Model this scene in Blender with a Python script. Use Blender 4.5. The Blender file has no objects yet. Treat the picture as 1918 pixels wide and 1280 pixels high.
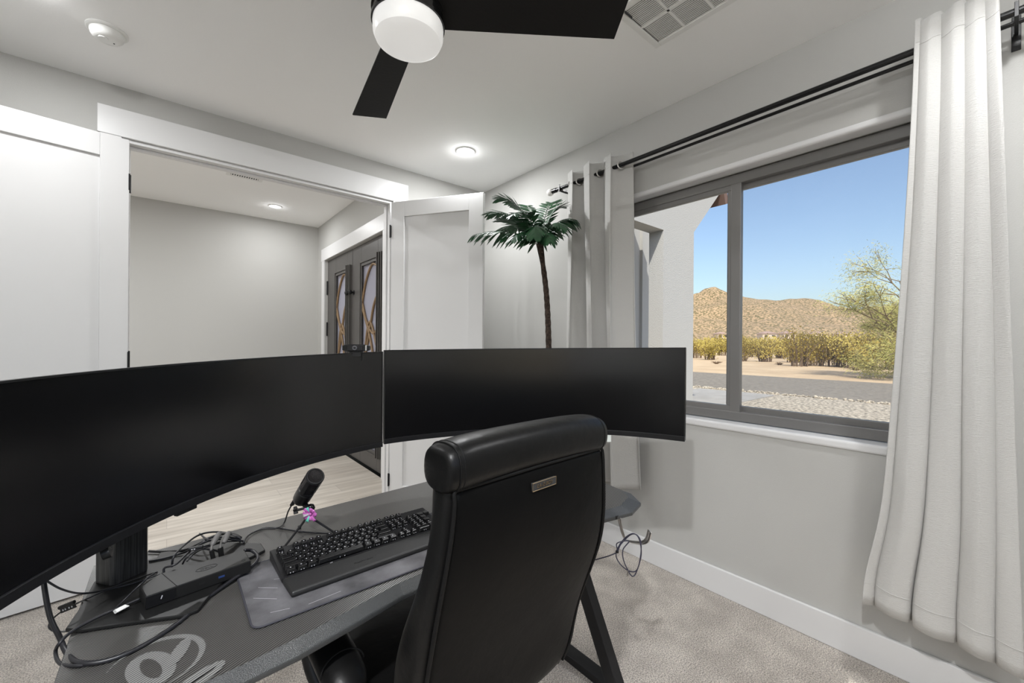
import bpy, bmesh, math, random
from mathutils import Vector, Matrix
random.seed(7)
PI = math.pi
S = bpy.context.scene
COL = S.collection

# ---------------------------------------------------------------- camera
FPX, YAW, V0, ROLL, CAMH = 776.46, .6925, 643.44, .0076, 1.3283
FW = Vector((math.sin(YAW), math.cos(YAW), 0)); RT = Vector((math.cos(YAW), -math.sin(YAW), 0)); UP = Vector((0, 0, 1))
RR = RT*math.cos(ROLL)+UP*math.sin(ROLL); UU = UP*math.cos(ROLL)-RT*math.sin(ROLL)
CAM = Vector((0, 0, CAMH))
cd = bpy.data.cameras.new('camera'); cam = bpy.data.objects.new('camera', cd); COL.objects.link(cam)
m = Matrix((RR, UU, -FW)).transposed().to_4x4(); m.translation = CAM
cam.matrix_world = m
cd.sensor_width = 36; cd.lens = 36*FPX/1918; cd.shift_y = (V0-640)/1918; cd.clip_start = .02; cd.clip_end = 4000
S.camera = cam
def atz(u, v, z):      # point of the place where the sight line of a pixel meets the level z
    d = FW+RR*((u-959)/FPX)+UU*((V0-v)/FPX); return CAM+d*((z-CAMH)/d.z)
def atd(u, v, t):
    return CAM+(FW+RR*((u-959)/FPX)+UU*((V0-v)/FPX))*t

# ---------------------------------------------------------------- light and exposure
S.view_settings.view_transform = 'Standard'; S.view_settings.look = 'None'
S.view_settings.gamma = 1; S.view_settings.use_curve_mapping = False; S.view_settings.exposure = .30
W = bpy.data.worlds.new('world'); S.world = W; W.use_nodes = True
wn = W.node_tree; wn.nodes.clear()
sky = wn.nodes.new('ShaderNodeTexSky'); sky.sky_type = 'NISHITA'; sky.sun_disc = False
sky.sun_elevation = math.radians(52); sky.sun_rotation = math.radians(235); sky.air_density = 1.0; sky.dust_density = 2.2; sky.ozone_density = 1.2
bg = wn.nodes.new('ShaderNodeBackground'); bg.inputs['Strength'].default_value = .175
wo = wn.nodes.new('ShaderNodeOutputWorld')
wn.links.new(sky.outputs[0], bg.inputs[0]); wn.links.new(bg.outputs[0], wo.inputs[0])
sl = bpy.data.lights.new('sun', 'SUN'); sl.energy = 4.1; sl.angle = .009; sl.color = (1, .95, .86)
so = bpy.data.objects.new('sun', sl); COL.objects.link(so)
SUNDIR = Vector((-.50, -.38, .78)).normalized()
so.rotation_euler = SUNDIR.to_track_quat('Z', 'Y').to_euler()
DOWN_W, REAR_W = 13.0, 33.0       # watts of the recessed lamps over the doors and over the rear half of the room
HALL_W = 17.5

# ---------------------------------------------------------------- materials
MATS = {}
def mat(name, col, rough=.5, metal=0, bump=None, spec=.5, var=None, emit=None, coat=0, sheen=0):
    """bump=(scale,strength,detail[,stretch]) var=(scale,colour2,lo,hi[,stretch])"""
    if name in MATS: return MATS[name]
    mt = bpy.data.materials.new(name); mt.use_nodes = True; MATS[name] = mt
    nt = mt.node_tree; b = nt.nodes['Principled BSDF']; L = nt.links.new
    b.inputs['Base Color'].default_value = (*col, 1); b.inputs['Roughness'].default_value = rough
    b.inputs['Metallic'].default_value = metal; b.inputs['Specular IOR Level'].default_value = spec
    if coat: b.inputs['Coat Weight'].default_value = coat; b.inputs['Coat Roughness'].default_value = .15
    if sheen: b.inputs['Sheen Weight'].default_value = sheen
    if emit: b.inputs['Emission Color'].default_value = (*emit[0], 1); b.inputs['Emission Strength'].default_value = emit[1]
    def noise(scale, detail, stretch):
        tc = nt.nodes.new('ShaderNodeTexCoord'); mp = nt.nodes.new('ShaderNodeMapping'); n = nt.nodes.new('ShaderNodeTexNoise')
        mp.inputs['Scale'].default_value = stretch; L(tc.outputs['Object'], mp.inputs['Vector']); L(mp.outputs[0], n.inputs['Vector'])
        n.inputs['Scale'].default_value = scale; n.inputs['Detail'].default_value = detail; return n
    if bump:
        n = noise(bump[0], bump[2], bump[3] if len(bump) > 3 else (1, 1, 1))
        bp = nt.nodes.new('ShaderNodeBump'); bp.inputs['Strength'].default_value = bump[1]; bp.inputs['Distance'].default_value = .01
        L(n.outputs['Fac'], bp.inputs['Height']); L(bp.outputs[0], b.inputs['Normal'])
    if var:
        n = noise(var[0], 4, var[4] if len(var) > 4 else (1, 1, 1))
        cr = nt.nodes.new('ShaderNodeValToRGB'); cr.color_ramp.elements[0].position = var[2]; cr.color_ramp.elements[1].position = var[3]
        cr.color_ramp.elements[0].color = (*col, 1); cr.color_ramp.elements[1].color = (*var[1], 1)
        L(n.outputs['Fac'], cr.inputs[0]); L(cr.outputs[0], b.inputs['Base Color'])
    return mt
def nodes(mt): nt = mt.node_tree; return nt, nt.nodes['Principled BSDF'], nt.links.new

M_wall = mat('wall_paint', (.50, .497, .478), .85, bump=(260, .08, 2))
M_ceil = mat('ceiling_paint', (.94, .94, .93), .9, bump=(200, .06, 2))
M_trim = mat('white_trim_paint', (.735, .735, .735), .38)
M_carpet = mat('carpet', (.27, .235, .20), .95, bump=(210, 1.0, 4), var=(190, (.80, .73, .65), .36, .62), sheen=.3)
M_black = mat('black_plastic', (.010, .010, .010), .42, spec=.35)
M_blackm = mat('black_powder_coated_metal', (.011, .011, .012), .38, bump=(900, .05, 1), spec=.35)
M_blackg = mat('glossy_black_metal', (.012, .012, .013), .2, metal=.3)
M_screen = mat('screen_glass', (.0025, .0025, .003), .22, spec=.7)
M_leather = mat('black_leather', (.005, .005, .005), .36, bump=(14, .22, 5), spec=.2)
M_leather2 = mat('black_leather_panel', (.0035, .0035, .0035), .40, bump=(11, .22, 5), spec=.07)
M_thread = mat('piping', (.006, .006, .006), .55, spec=.15)
M_chrome = mat('brushed_metal', (.62, .6, .58), .28, metal=1)
M_bronze = mat('old_brass', (.36, .27, .17), .3, metal=1)
M_alu = mat('grey_aluminium', (.20, .195, .19), .4, metal=.25)
M_cable = mat('cable_rubber', (.014, .014, .017), .38)
M_white = mat('white_plastic', (.82, .82, .80), .4)
M_dark = mat('dark_void', (.03, .03, .03), .8)
M_blade = mat('fan_blade_black_wood', (.009, .0085, .008), .6, bump=(30, .1, 4, (1, 8, 1)), spec=.2)
M_globe = mat('opal_glass', (.85, .85, .84), .25, emit=((1, .99, .97), .27))
M_lamp = mat('lamp_lens', (1, 1, 1), .5, emit=((1, .98, .94), 9))
M_curt = mat('linen_curtain', (.545, .54, .522), .9, bump=(70, .35, 3, (1, 1, 9)), sheen=.2)
M_lino = mat('linen_curtain_lining', (.66, .66, .65), .85, bump=(120, .15, 2))
M_glassball = mat('clear_glass_ball', (.8, .78, .76), .08)
M_stucco = mat('stucco', (.45, .445, .43), .95, bump=(60, .6, 4))
M_concrete = mat('concrete_slab', (.30, .285, .26), .9, var=(3, (.36, .345, .32), .3, .7), bump=(50, .2, 3))
M_gravel = mat('gravel', (.15, .13, .10), .95, var=(14, (.58, .51, .40), .36, .62), bump=(16, 1, 3))
M_drive = mat('gravel_driveway', (.165, .145, .118), .95, var=(9, (.26, .23, .185), .35, .65), bump=(20, .5, 3))
M_sand = mat('desert_sand', (.47, .345, .215), .95, var=(.5, (.60, .455, .29), .35, .7), bump=(3, .5, 4))
M_hill = mat('rocky_hillside', (.14, .115, .055), .95, var=(.42, (.40, .28, .165), .42, .56), bump=(.3, .6, 8))
M_bush = mat('creosote_leaves', (.30, .235, .045), .8, var=(1.1, (.55, .43, .11), .35, .7))
M_twig = mat('desert_twigs', (.16, .11, .07), .9)
M_tree = mat('palo_verde_leaves', (.30, .30, .07), .8, var=(1.4, (.55, .48, .17), .35, .7))
M_bark = mat('palo_verde_bark', (.25, .19, .11), .9)
M_palm = mat('palm_leaf_green', (.012, .05, .022), .38, var=(18, (.03, .125, .045), .35, .7), spec=.6)
M_trunk = mat('palm_trunk_fibre', (.03, .02, .014), .9, bump=(120, 1, 3), var=(60, (.09, .06, .045), .4, .7))
M_iron = mat('wrought_iron_paint', (.085, .08, .075), .45)
M_scroll = mat('bronze_scroll', (.22, .14, .07), .5)
M_pink = mat('iridescent_ribbon', (.62, .16, .52), .25, coat=.5)
M_teal = mat('teal_ribbon', (.15, .62, .5), .3)
M_roof = mat('roof_fascia', (.16, .10, .08), .8)
M_housew = mat('house_stucco', (.62, .52, .42), .9)
M_houser = mat('house_roof_tile', (.34, .24, .2), .9)
M_paper = mat('label_paper', (.75, .8, .76), .6)
M_blue = mat('usb_blue', (.02, .045, .16), .4)
M_ink = mat('dark_ink', (.006, .006, .006), .6)
M_pot = mat('grey_plant_pot', (.05, .05, .05), .6)

# key plastic: matte black with pale shine-through legends on front edges
M_key = mat('keycap_plastic', (.008, .008, .0085), .26, spec=.6)
M_legend = mat('key_legend', (.55, .55, .58), .5)
# mouse mat: scuffed charcoal marble print
M_pad = mat('marbled_pad', (.045, .044, .047), .75, var=(11, (.16, .157, .168), .34, .70), bump=(300, .1, 2))
nt, bs, L = nodes(M_carpet)      # slow random tonal drift across the carpet
tc = nt.nodes.new('ShaderNodeTexCoord'); nz = nt.nodes.new('ShaderNodeTexNoise'); nz.inputs['Scale'].default_value = 7; nz.inputs['Detail'].default_value = 5; L(tc.outputs['Object'], nz.inputs['Vector'])
cr = nt.nodes.new('ShaderNodeValToRGB'); cr.color_ramp.elements[0].position = .35; cr.color_ramp.elements[1].position = .65; cr.color_ramp.elements[0].color = (.80, .79, .78, 1); cr.color_ramp.elements[1].color = (1.08, 1.08, 1.08, 1); L(nz.outputs['Fac'], cr.inputs[0])
mx = nt.nodes.new('ShaderNodeMix'); mx.data_type = 'RGBA'; mx.blend_type = 'MULTIPLY'; mx.inputs['Factor'].default_value = 1
src = bs.inputs['Base Color'].links[0].from_socket; L(src, mx.inputs['A']); L(cr.outputs[0], mx.inputs['B']); L(mx.outputs['Result'], bs.inputs['Base Color'])
# hall planks
def plank_mat():
    mt = mat('pale_wood_planks', (.56, .51, .45), .42); nt, b, L = nodes(mt)
    tc = nt.nodes.new('ShaderNodeTexCoord'); br = nt.nodes.new('ShaderNodeTexBrick'); mp = nt.nodes.new('ShaderNodeMapping')
    L(tc.outputs['Object'], br.inputs['Vector']); L(tc.outputs['Object'], mp.inputs['Vector'])
    br.inputs['Scale'].default_value = 1; br.inputs['Brick Width'].default_value = 1.2; br.inputs['Row Height'].default_value = .2
    br.inputs['Mortar Size'].default_value = .0016; br.offset = .37
    br.inputs['Color1'].default_value = (.62, .575, .51, 1); br.inputs['Color2'].default_value = (.52, .475, .415, 1); br.inputs['Mortar'].default_value = (.42, .38, .34, 1)
    mp.inputs['Scale'].default_value = (1.1, 13, 1)
    n = nt.nodes.new('ShaderNodeTexNoise'); n.inputs['Scale'].default_value = 1.6; n.inputs['Detail'].default_value = 6; n.inputs['Distortion'].default_value = .6
    L(mp.outputs[0], n.inputs['Vector'])
    cr = nt.nodes.new('ShaderNodeValToRGB'); cr.color_ramp.elements[0].position = .3; cr.color_ramp.elements[1].position = .75
    cr.color_ramp.elements[0].color = (.72, .70, .68, 1); cr.color_ramp.elements[1].color = (1.1, 1.1, 1.1, 1)
    L(n.outputs['Fac'], cr.inputs[0])
    mx = nt.nodes.new('ShaderNodeMix'); mx.data_type = 'RGBA'; mx.blend_type = 'MULTIPLY'; mx.inputs['Factor'].default_value = 1
    L(br.outputs['Color'], mx.inputs['A']); L(cr.outputs[0], mx.inputs['B']); L(mx.outputs['Result'], b.inputs['Base Color'])
    return mt
M_plank = plank_mat()
def stripes(name, c1, c2, ang, per, rough, bumpd, decal=None):
    mt = mat(name, c1, rough); nt, b, L = nodes(mt)
    tc = nt.nodes.new('ShaderNodeTexCoord'); mp = nt.nodes.new('ShaderNodeMapping'); mp.vector_type = 'TEXTURE'
    mp.inputs['Rotation'].default_value = (0, 0, ang); L(tc.outputs['Object'], mp.inputs['Vector'])
    w = nt.nodes.new('ShaderNodeTexWave'); w.wave_type = 'BANDS'; w.bands_direction = 'Y'; w.inputs['Scale'].default_value = 2*PI/20/per
    L(mp.outputs[0], w.inputs['Vector'])
    cr = nt.nodes.new('ShaderNodeValToRGB'); cr.color_ramp.elements[0].position = .3; cr.color_ramp.elements[1].position = .7
    cr.color_ramp.elements[0].color = (*c1, 1); cr.color_ramp.elements[1].color = (*c2, 1); L(w.outputs['Fac'], cr.inputs[0])
    L(cr.outputs[0], b.inputs['Base Color'])
    bp = nt.nodes.new('ShaderNodeBump'); bp.inputs['Strength'].default_value = .5; bp.inputs['Distance'].default_value = bumpd
    L(w.outputs['Fac'], bp.inputs['Height']); L(bp.outputs[0], b.inputs['Normal']); return mt
M_carbon = stripes('carbon_fibre_vinyl', (.006, .006, .006), (.125, .121, .113), math.radians(27), .0052, .30, .0008)
M_carbonedge = mat('desk_edge_vinyl', (.05, .052, .052), .33, bump=(700, .3, 1))
M_decal = stripes('decal_print_grey', (.06, .06, .06), (.30, .30, .29), math.radians(27), .0052, .4, .0008)
M_ribbed = mat('ribbed_column', (.012, .012, .012), .4, var=(60, (.05, .05, .05), .4, .6, (5, 5, .12)))

def glassmat(name, tint, gl=.08, rough=0.0, haze=0.0, hazecol=(.5, .5, .5)):
    mt = bpy.data.materials.new(name); mt.use_nodes = True; nt = mt.node_tree; nt.nodes.clear(); L = nt.links.new
    o = nt.nodes.new('ShaderNodeOutputMaterial'); t = nt.nodes.new('ShaderNodeBsdfTransparent'); t.inputs[0].default_value = (*tint, 1)
    g = nt.nodes.new('ShaderNodeBsdfGlossy'); g.inputs['Roughness'].default_value = rough
    f = nt.nodes.new('ShaderNodeFresnel'); f.inputs['IOR'].default_value = 1.1
    mx = nt.nodes.new('ShaderNodeMixShader'); L(f.outputs[0], mx.inputs[0]); L(t.outputs[0], mx.inputs[1]); L(g.outputs[0], mx.inputs[2])
    last = mx
    if haze:
        d = nt.nodes.new('ShaderNodeBsdfDiffuse'); d.inputs[0].default_value = (*hazecol, 1); tl = nt.nodes.new('ShaderNodeBsdfTranslucent'); tl.inputs[0].default_value = (*hazecol, 1)
        ad = nt.nodes.new('ShaderNodeMixShader'); ad.inputs[0].default_value = .75; L(d.outputs[0], ad.inputs[1]); L(tl.outputs[0], ad.inputs[2])
        m2 = nt.nodes.new('ShaderNodeMixShader'); m2.inputs[0].default_value = haze; L(mx.outputs[0], m2.inputs[1]); L(ad.outputs[0], m2.inputs[2]); last = m2
    L(last.outputs[0], o.inputs[0]); return mt
M_pane = glassmat('window_glass', (.97, .98, .98))
M_mesh = glassmat('insect_screen_mesh', (1, 1, 1), haze=.07, hazecol=(.45, .46, .5))
M_frost = glassmat('frosted_glass', (.9, .9, .95), haze=.75, hazecol=(.80, .79, .86))

# ---------------------------------------------------------------- mesh helpers
class MB:
    def __init__(s): s.v = []; s.f = []
    def add(s, vs, fs):
        n = len(s.v); s.v += [Vector(v) for v in vs]; s.f += [tuple(i+n for i in f) for f in fs]; return s
    def box(s, a, b, mtx=None):
        (x0, y0, z0), (x1, y1, z1) = a, b
        vs = [Vector(p) for p in ((x0,y0,z0),(x1,y0,z0),(x1,y1,z0),(x0,y1,z0),(x0,y0,z1),(x1,y0,z1),(x1,y1,z1),(x0,y1,z1))]
        if mtx: vs = [mtx @ v for v in vs]
        return s.add(vs, [(0,3,2,1),(4,5,6,7),(0,1,5,4),(1,2,6,5),(2,3,7,6),(3,0,4,7)])
    def prism(s, poly, z0, z1, mtx=None):      # poly in xy, counter-clockwise
        n = len(poly); vs = [Vector((p[0], p[1], z0)) for p in poly]+[Vector((p[0], p[1], z1)) for p in poly]
        if mtx: vs = [mtx @ v for v in vs]
        return s.add(vs, [tuple(range(n-1, -1, -1)), tuple(range(n, 2*n))]+[(i, (i+1) % n, n+(i+1) % n, n+i) for i in range(n)])
    def tube(s, pts, r, seg=10, cap=True):
        pts = [Vector(p) for p in pts]; n = len(pts); rs = r if isinstance(r, (list, tuple)) else [r]*n
        t0 = (pts[1]-pts[0]).normalized(); a = t0.orthogonal().normalized(); vs = []
        for i, p in enumerate(pts):
            t = (pts[min(i+1, n-1)]-pts[max(i-1, 0)]).normalized(); a = (a-t*a.dot(t)).normalized(); b = t.cross(a)
            vs += [p+(a*math.cos(2*PI*k/seg)+b*math.sin(2*PI*k/seg))*rs[i] for k in range(seg)]
        fs = [(i*seg+k, i*seg+(k+1) % seg, (i+1)*seg+(k+1) % seg, (i+1)*seg+k) for i in range(n-1) for k in range(seg)]
        if cap: fs += [tuple(range(seg-1, -1, -1)), tuple((n-1)*seg+k for k in range(seg))]
        return s.add(vs, fs)
    def lathe(s, prof, seg=32, mtx=None, cap=True):   # prof: (r,z)
        vs = [Vector((r*math.cos(2*PI*k/seg), r*math.sin(2*PI*k/seg), z)) for r, z in prof for k in range(seg)]
        if mtx: vs = [mtx @ v for v in vs]
        n = len(prof); fs = [(i*seg+k, i*seg+(k+1) % seg, (i+1)*seg+(k+1) % seg, (i+1)*seg+k) for i in range(n-1) for k in range(seg)]
        if cap: fs += [tuple(range(seg-1, -1, -1)), tuple((n-1)*seg+k for k in range(seg))]
        return s.add(vs, fs)
    def loft(s, rings, closed=True, cap=True):
        k = len(rings[0]); vs = [p for r in rings for p in r]; n = len(rings); m_ = k if closed else k-1
        fs = [(i*k+j, i*k+(j+1) % k, (i+1)*k+(j+1) % k, (i+1)*k+j) for i in range(n-1) for j in range(m_)]
        if cap and closed: fs += [tuple(range(k-1, -1, -1)), tuple((n-1)*k+j for j in range(k))]
        return s.add(vs, fs)
def build(name, mb, mt, parent=None, smooth=False, bevel=0, subsurf=0, solid=0, seg=2, loc=None, rot=None, link=True):
    me = bpy.data.meshes.new(name); me.from_pydata([tuple(v) for v in mb.v], [], mb.f); me.update()
    bm = bmesh.new(); bm.from_mesh(me); bmesh.ops.recalc_face_normals(bm, faces=bm.faces); bm.to_mesh(me); bm.free()
    me.materials.append(mt); o = bpy.data.objects.new(name, me); COL.objects.link(o)
    if smooth:
        me.polygons.foreach_set('use_smooth', [True]*len(me.polygons))
        if smooth == 'auto':
            try: me.set_sharp_from_angle(angle=math.radians(38))
            except Exception: pass
    if solid: md = o.modifiers.new('solid', 'SOLIDIFY'); md.thickness = solid; md.offset = 0
    if bevel: md = o.modifiers.new('bevel', 'BEVEL'); md.width = bevel; md.segments = seg; md.limit_method = 'ANGLE'; md.angle_limit = math.radians(35)
    if subsurf: md = o.modifiers.new('sub', 'SUBSURF'); md.levels = subsurf; md.render_levels = subsurf
    if loc is not None: o.location = loc
    if rot is not None: o.rotation_euler = rot
    if parent: o.parent = parent
    return o
def tag(o, label, cat, group=None, kind=None):
    if label: o['label'] = label
    if cat: o['category'] = cat
    if group: o['group'] = group
    if kind: o['kind'] = kind
    return o
def thing(name, label, cat, loc=(0, 0, 0), rz=0, group=None):
    o = bpy.data.objects.new(name, None); COL.objects.link(o); o.location = loc; o.rotation_euler = (0, 0, rz); o.empty_display_size = .05
    return tag(o, label, cat, group)
def struct(o, label, cat): return tag(o, label, cat, kind='structure')
def dup(root, loc=None, rz=None, label=None, scale=None):
    r = root.copy(); COL.objects.link(r)
    if loc is not None: r.location = loc
    if rz is not None: r.rotation_euler = (0, 0, rz)
    if scale is not None: r.scale = scale
    if label: r['label'] = label
    for ch in list(root.children):
        c = ch.copy(); COL.objects.link(c); c.parent = r
        for g in list(ch.children):
            d = g.copy(); COL.objects.link(d); d.parent = c
    return r
def smoothpath(pts, n=8):
    pts = [Vector(p) for p in pts]; out = []
    P = [pts[0]]+pts+[pts[-1]]
    for i in range(1, len(P)-2):
        for k in range(n):
            t = k/n; a, b, c, d = P[i-1], P[i], P[i+1], P[i+2]
            out.append(.5*((2*b)+(c-a)*t+(2*a-5*b+4*c-d)*t*t+(3*b-a-3*c+d)*t**3))
    out.append(pts[-1]); return out
def text(name, body, size, mt, parent, loc, rot, ext=.0003, font_shear=0, align='CENTER', label=None):
    cu = bpy.data.curves.new(name, 'FONT'); cu.body = body; cu.size = size; cu.extrude = ext; cu.align_x = align; cu.align_y = 'CENTER'; cu.shear = font_shear
    cu.materials.append(mt); o = bpy.data.objects.new(name, cu); COL.objects.link(o); o.location = loc; o.rotation_euler = rot
    bpy.context.view_layer.update()
    me = bpy.data.meshes.new_from_object(o.evaluated_get(bpy.context.evaluated_depsgraph_get()))
    bpy.data.objects.remove(o); o = bpy.data.objects.new(name, me); COL.objects.link(o); o.location = loc; o.rotation_euler = rot
    if parent: o.parent = parent
    if label: o['label'] = label
    return o
def segm(a, b, w, h, up=(0, 0, 1)):   # matrix for a bar from a to b
    a, b = Vector(a), Vector(b); z = (b-a).normalized(); x = Vector(up).cross(z).normalized(); y = z.cross(x)
    mm = Matrix((x, y, z)).transposed().to_4x4(); mm.translation = a; return mm, (b-a).length
def bar(mb, a, b, w, h, up=(0, 0, 1)):
    mm, L_ = segm(a, b, w, h, up); return mb.box((-w/2, -h/2, 0), (w/2, h/2, L_), mm)

# ================================================================ room shell
XW, YD, H = 2.272, 3.173, 2.74
X0, Y0 = -1.04, -.70
T = .12
HH, XH, YH = 2.93, 1.612, 6.22           # hall ceiling, hall right wall, hall far wall
WT = .20                                  # window wall thickness
WY0, WY1, WZ0, WZ1 = .09, 1.93, .905, 2.258   # window opening
OX0, OX1, OZ = -.205, 1.376, 2.458        # doorway

struct(build('floor', MB().box((X0, Y0, -.05), (XW, YD+.02, 0)), M_carpet), 'beige cut pile carpet of the office', 'floor')
struct(build('floor_hall', MB().box((-3, YD+.02, -.05), (XH, YH, .0)), M_plank), 'pale wood plank floor of the hallway', 'floor')
struct(build('ceiling', MB().box((X0, Y0, H), (XW, YD+.001, H+.05)), M_ceil), 'white ceiling of the office', 'ceiling')
struct(build('ceiling_hall', MB().box((-3, YD+T, HH), (XH, YH, HH+.05)), M_ceil), 'white ceiling of the hallway beyond the double doors', 'ceiling')
mb = MB()
mb.box((XW, Y0, 0), (XW+WT, YD+T, WZ0)); mb.box((XW, Y0, WZ1), (XW+WT, YD+T, H+.25)); mb.box((XW, Y0, WZ0), (XW+WT, WY0, WZ1)); mb.box((XW, WY1, WZ0), (XW+WT, YD+T, WZ1))
struct(build('wall_right', mb, M_wall), 'pale greige wall with the wide window', 'wall')
mb = MB(); mb.box((X0-T, YD, 0), (OX0, YD+T, H+.25)); mb.box((OX1, YD, 0), (XW, YD+T, H+.25)); mb.box((OX0, YD, OZ), (OX1, YD+T, H+.25))
struct(build('wall_back', mb, M_wall), 'pale wall with the double doorway to the hall', 'wall')
struct(build('wall_left', MB().box((X0-T, Y0, 0), (X0, YD, H)), M_wall), 'side wall left of the desk', 'wall')
PX0, PX1, PZ1 = -.98, .66, 2.5  # unseen opening added behind the camera to let sun and skylight in
struct(build('wall_front', MB().box((X0-T, Y0-T, 0), (PX0, Y0, H)).box((PX1, Y0-T, 0), (XW+WT, Y0, H)).box((PX0, Y0-T, PZ1), (PX1, Y0, H)), M_wall), 'wall behind the chair, with an added unseen opening for daylight', 'wall')
struct(build('wall_hall_far', MB().box((-3, YH, 0), (XH+T, YH+T, HH)), M_wall), 'far greige wall of the hallway', 'wall')
struct(build('wall_hall_left', MB().box((-3-T, YD, 0), (-3, YH+T, HH)), M_wall), 'end wall of the hallway', 'wall')
EY0, EY1, EZ = 3.90, 5.86, 2.415          # entry doorway
mb = MB(); mb.box((XH, YD+T, 0), (XH+.16, EY0, HH)); mb.box((XH, EY1, 0), (XH+.16, YH, HH)); mb.box((XH, EY0, EZ), (XH+.16, EY1, HH))
struct(build('wall_hall_right', mb, M_wall), 'hallway wall around the iron front doors', 'wall')

# baseboards
def base(name, a, b, lab):
    struct(build(name, MB().box(a, b), M_trim, bevel=.004), lab, 'baseboard')
base('baseboard_right', (XW-.016, Y0, 0), (XW, YD-.016, .139), 'tall white baseboard under the window')
base('baseboard_back', (OX1+.13, YD-.016, 0), (XW-.016, YD, .139), 'white baseboard right of the doorway')
base('baseboard_left', (X0, Y0, 0), (X0+.016, YD, .139), 'white baseboard of the side wall')
base('baseboard_hall', (-3, YH-.016, 0), (XH, YH, .139), 'white baseboard of the far hallway wall')
base('baseboard_hall_right', (XH-.016, EY1+.13, 0), (XH, YH-.016, .139), 'short white baseboard beside the front doors')
# door casing and jambs
mb = MB(); mb.box((-.302, YD-.02, OZ+.0), (1.504, YD, 2.612)); mb.box((-.292, YD-.018, 0), (OX0, YD, OZ)); mb.box((OX1, YD-.018, 0), (1.494, YD, OZ))
struct(build('trim_1', mb, M_trim, bevel=.003), 'flat white casing around the double doorway', 'trim')
mb = MB(); j = .02
mb.box((OX0, YD, OZ-j), (OX1, YD+T, OZ)); mb.box((OX0, YD, 0), (OX0+j, YD+T, OZ-j)); mb.box((OX1-j, YD, 0), (OX1, YD+T, OZ-j))
mb.box((OX0+j, YD+.045, OZ-j-.012), (OX1-j, YD+.08, OZ-j)); mb.box((OX0+j, YD+.045, 0), (OX0+j+.012, YD+.08, OZ-j-.012)); mb.box((OX1-j-.012, YD+.045, 0), (OX1-j, YD+.08, OZ-j-.012))
struct(build('trim_2', mb, M_trim, bevel=.002), 'white door jamb and stop inside the double doorway', 'trim')
mb = MB(); mb.box((XH-.02, EY0-.13, EZ), (XH, EY1+.13, EZ+.16)); mb.box((XH-.018, EY0-.11, 0), (XH, EY0, EZ)); mb.box((XH-.018, EY1, 0), (XH, EY1+.11, EZ))
struct(build('trim_3', mb, M_trim, bevel=.003), 'white casing around the iron front doors', 'trim')
struct(build('trim_4', MB().box((OX0+j, YD-.005, 0), (OX1-j, YD+.04, .008)), M_trim, bevel=.003), 'threshold strip where carpet meets the hall planks', 'trim')

# shaker door leaf: local x from hinge (0) to free edge (w), y thickness
def leaf(name, w, hgt, label):
    d = bpy.data.objects.new(name, None); COL.objects.link(d); struct(d, label, 'door')
    st, th = .115, .035; rl = .12; zz = .012
    mb = MB(); mb.box((0, -th/2, zz), (st, th/2, hgt)); mb.box((w-st, -th/2, zz), (w, th/2, hgt)); mb.box((st, -th/2, zz), (w-st, th/2, zz+.2)); mb.box((st, -th/2, hgt-rl), (w-st, th/2, hgt))
    build('door_frame', mb, M_trim, d, bevel=.0025)
    build('door_panel', MB().box((st, -th/2+.0145, zz+.2), (w-st, th/2-.0145, hgt-rl)), M_trim, d)
    for z in (.25, 1.22, 2.2):
        h = MB().box((-.004, -th/2-.002, z-.045), (.003, th/2+.002, z+.045)); h.tube([(-.006, -th/2-.005, z-.05), (-.006, -th/2-.005, z+.05)], .006, 8)
        build('hinge', h, M_blackm, d)
    return d
dl = leaf('door_1', .765, 2.43, 'white shaker door leaf folded back beside the left monitor')
dl.location = (-.172, YD-.055, 0); dl.rotation_euler = (0, 0, PI+math.radians(8.6))
dr = leaf('door_2', .775, 2.43, 'white shaker door leaf standing ajar behind the right monitor')
dr.location = (1.358, 3.125, 0); dr.rotation_euler = (0, 0, math.atan2(2.474-3.127, 1.777-1.356))

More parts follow.
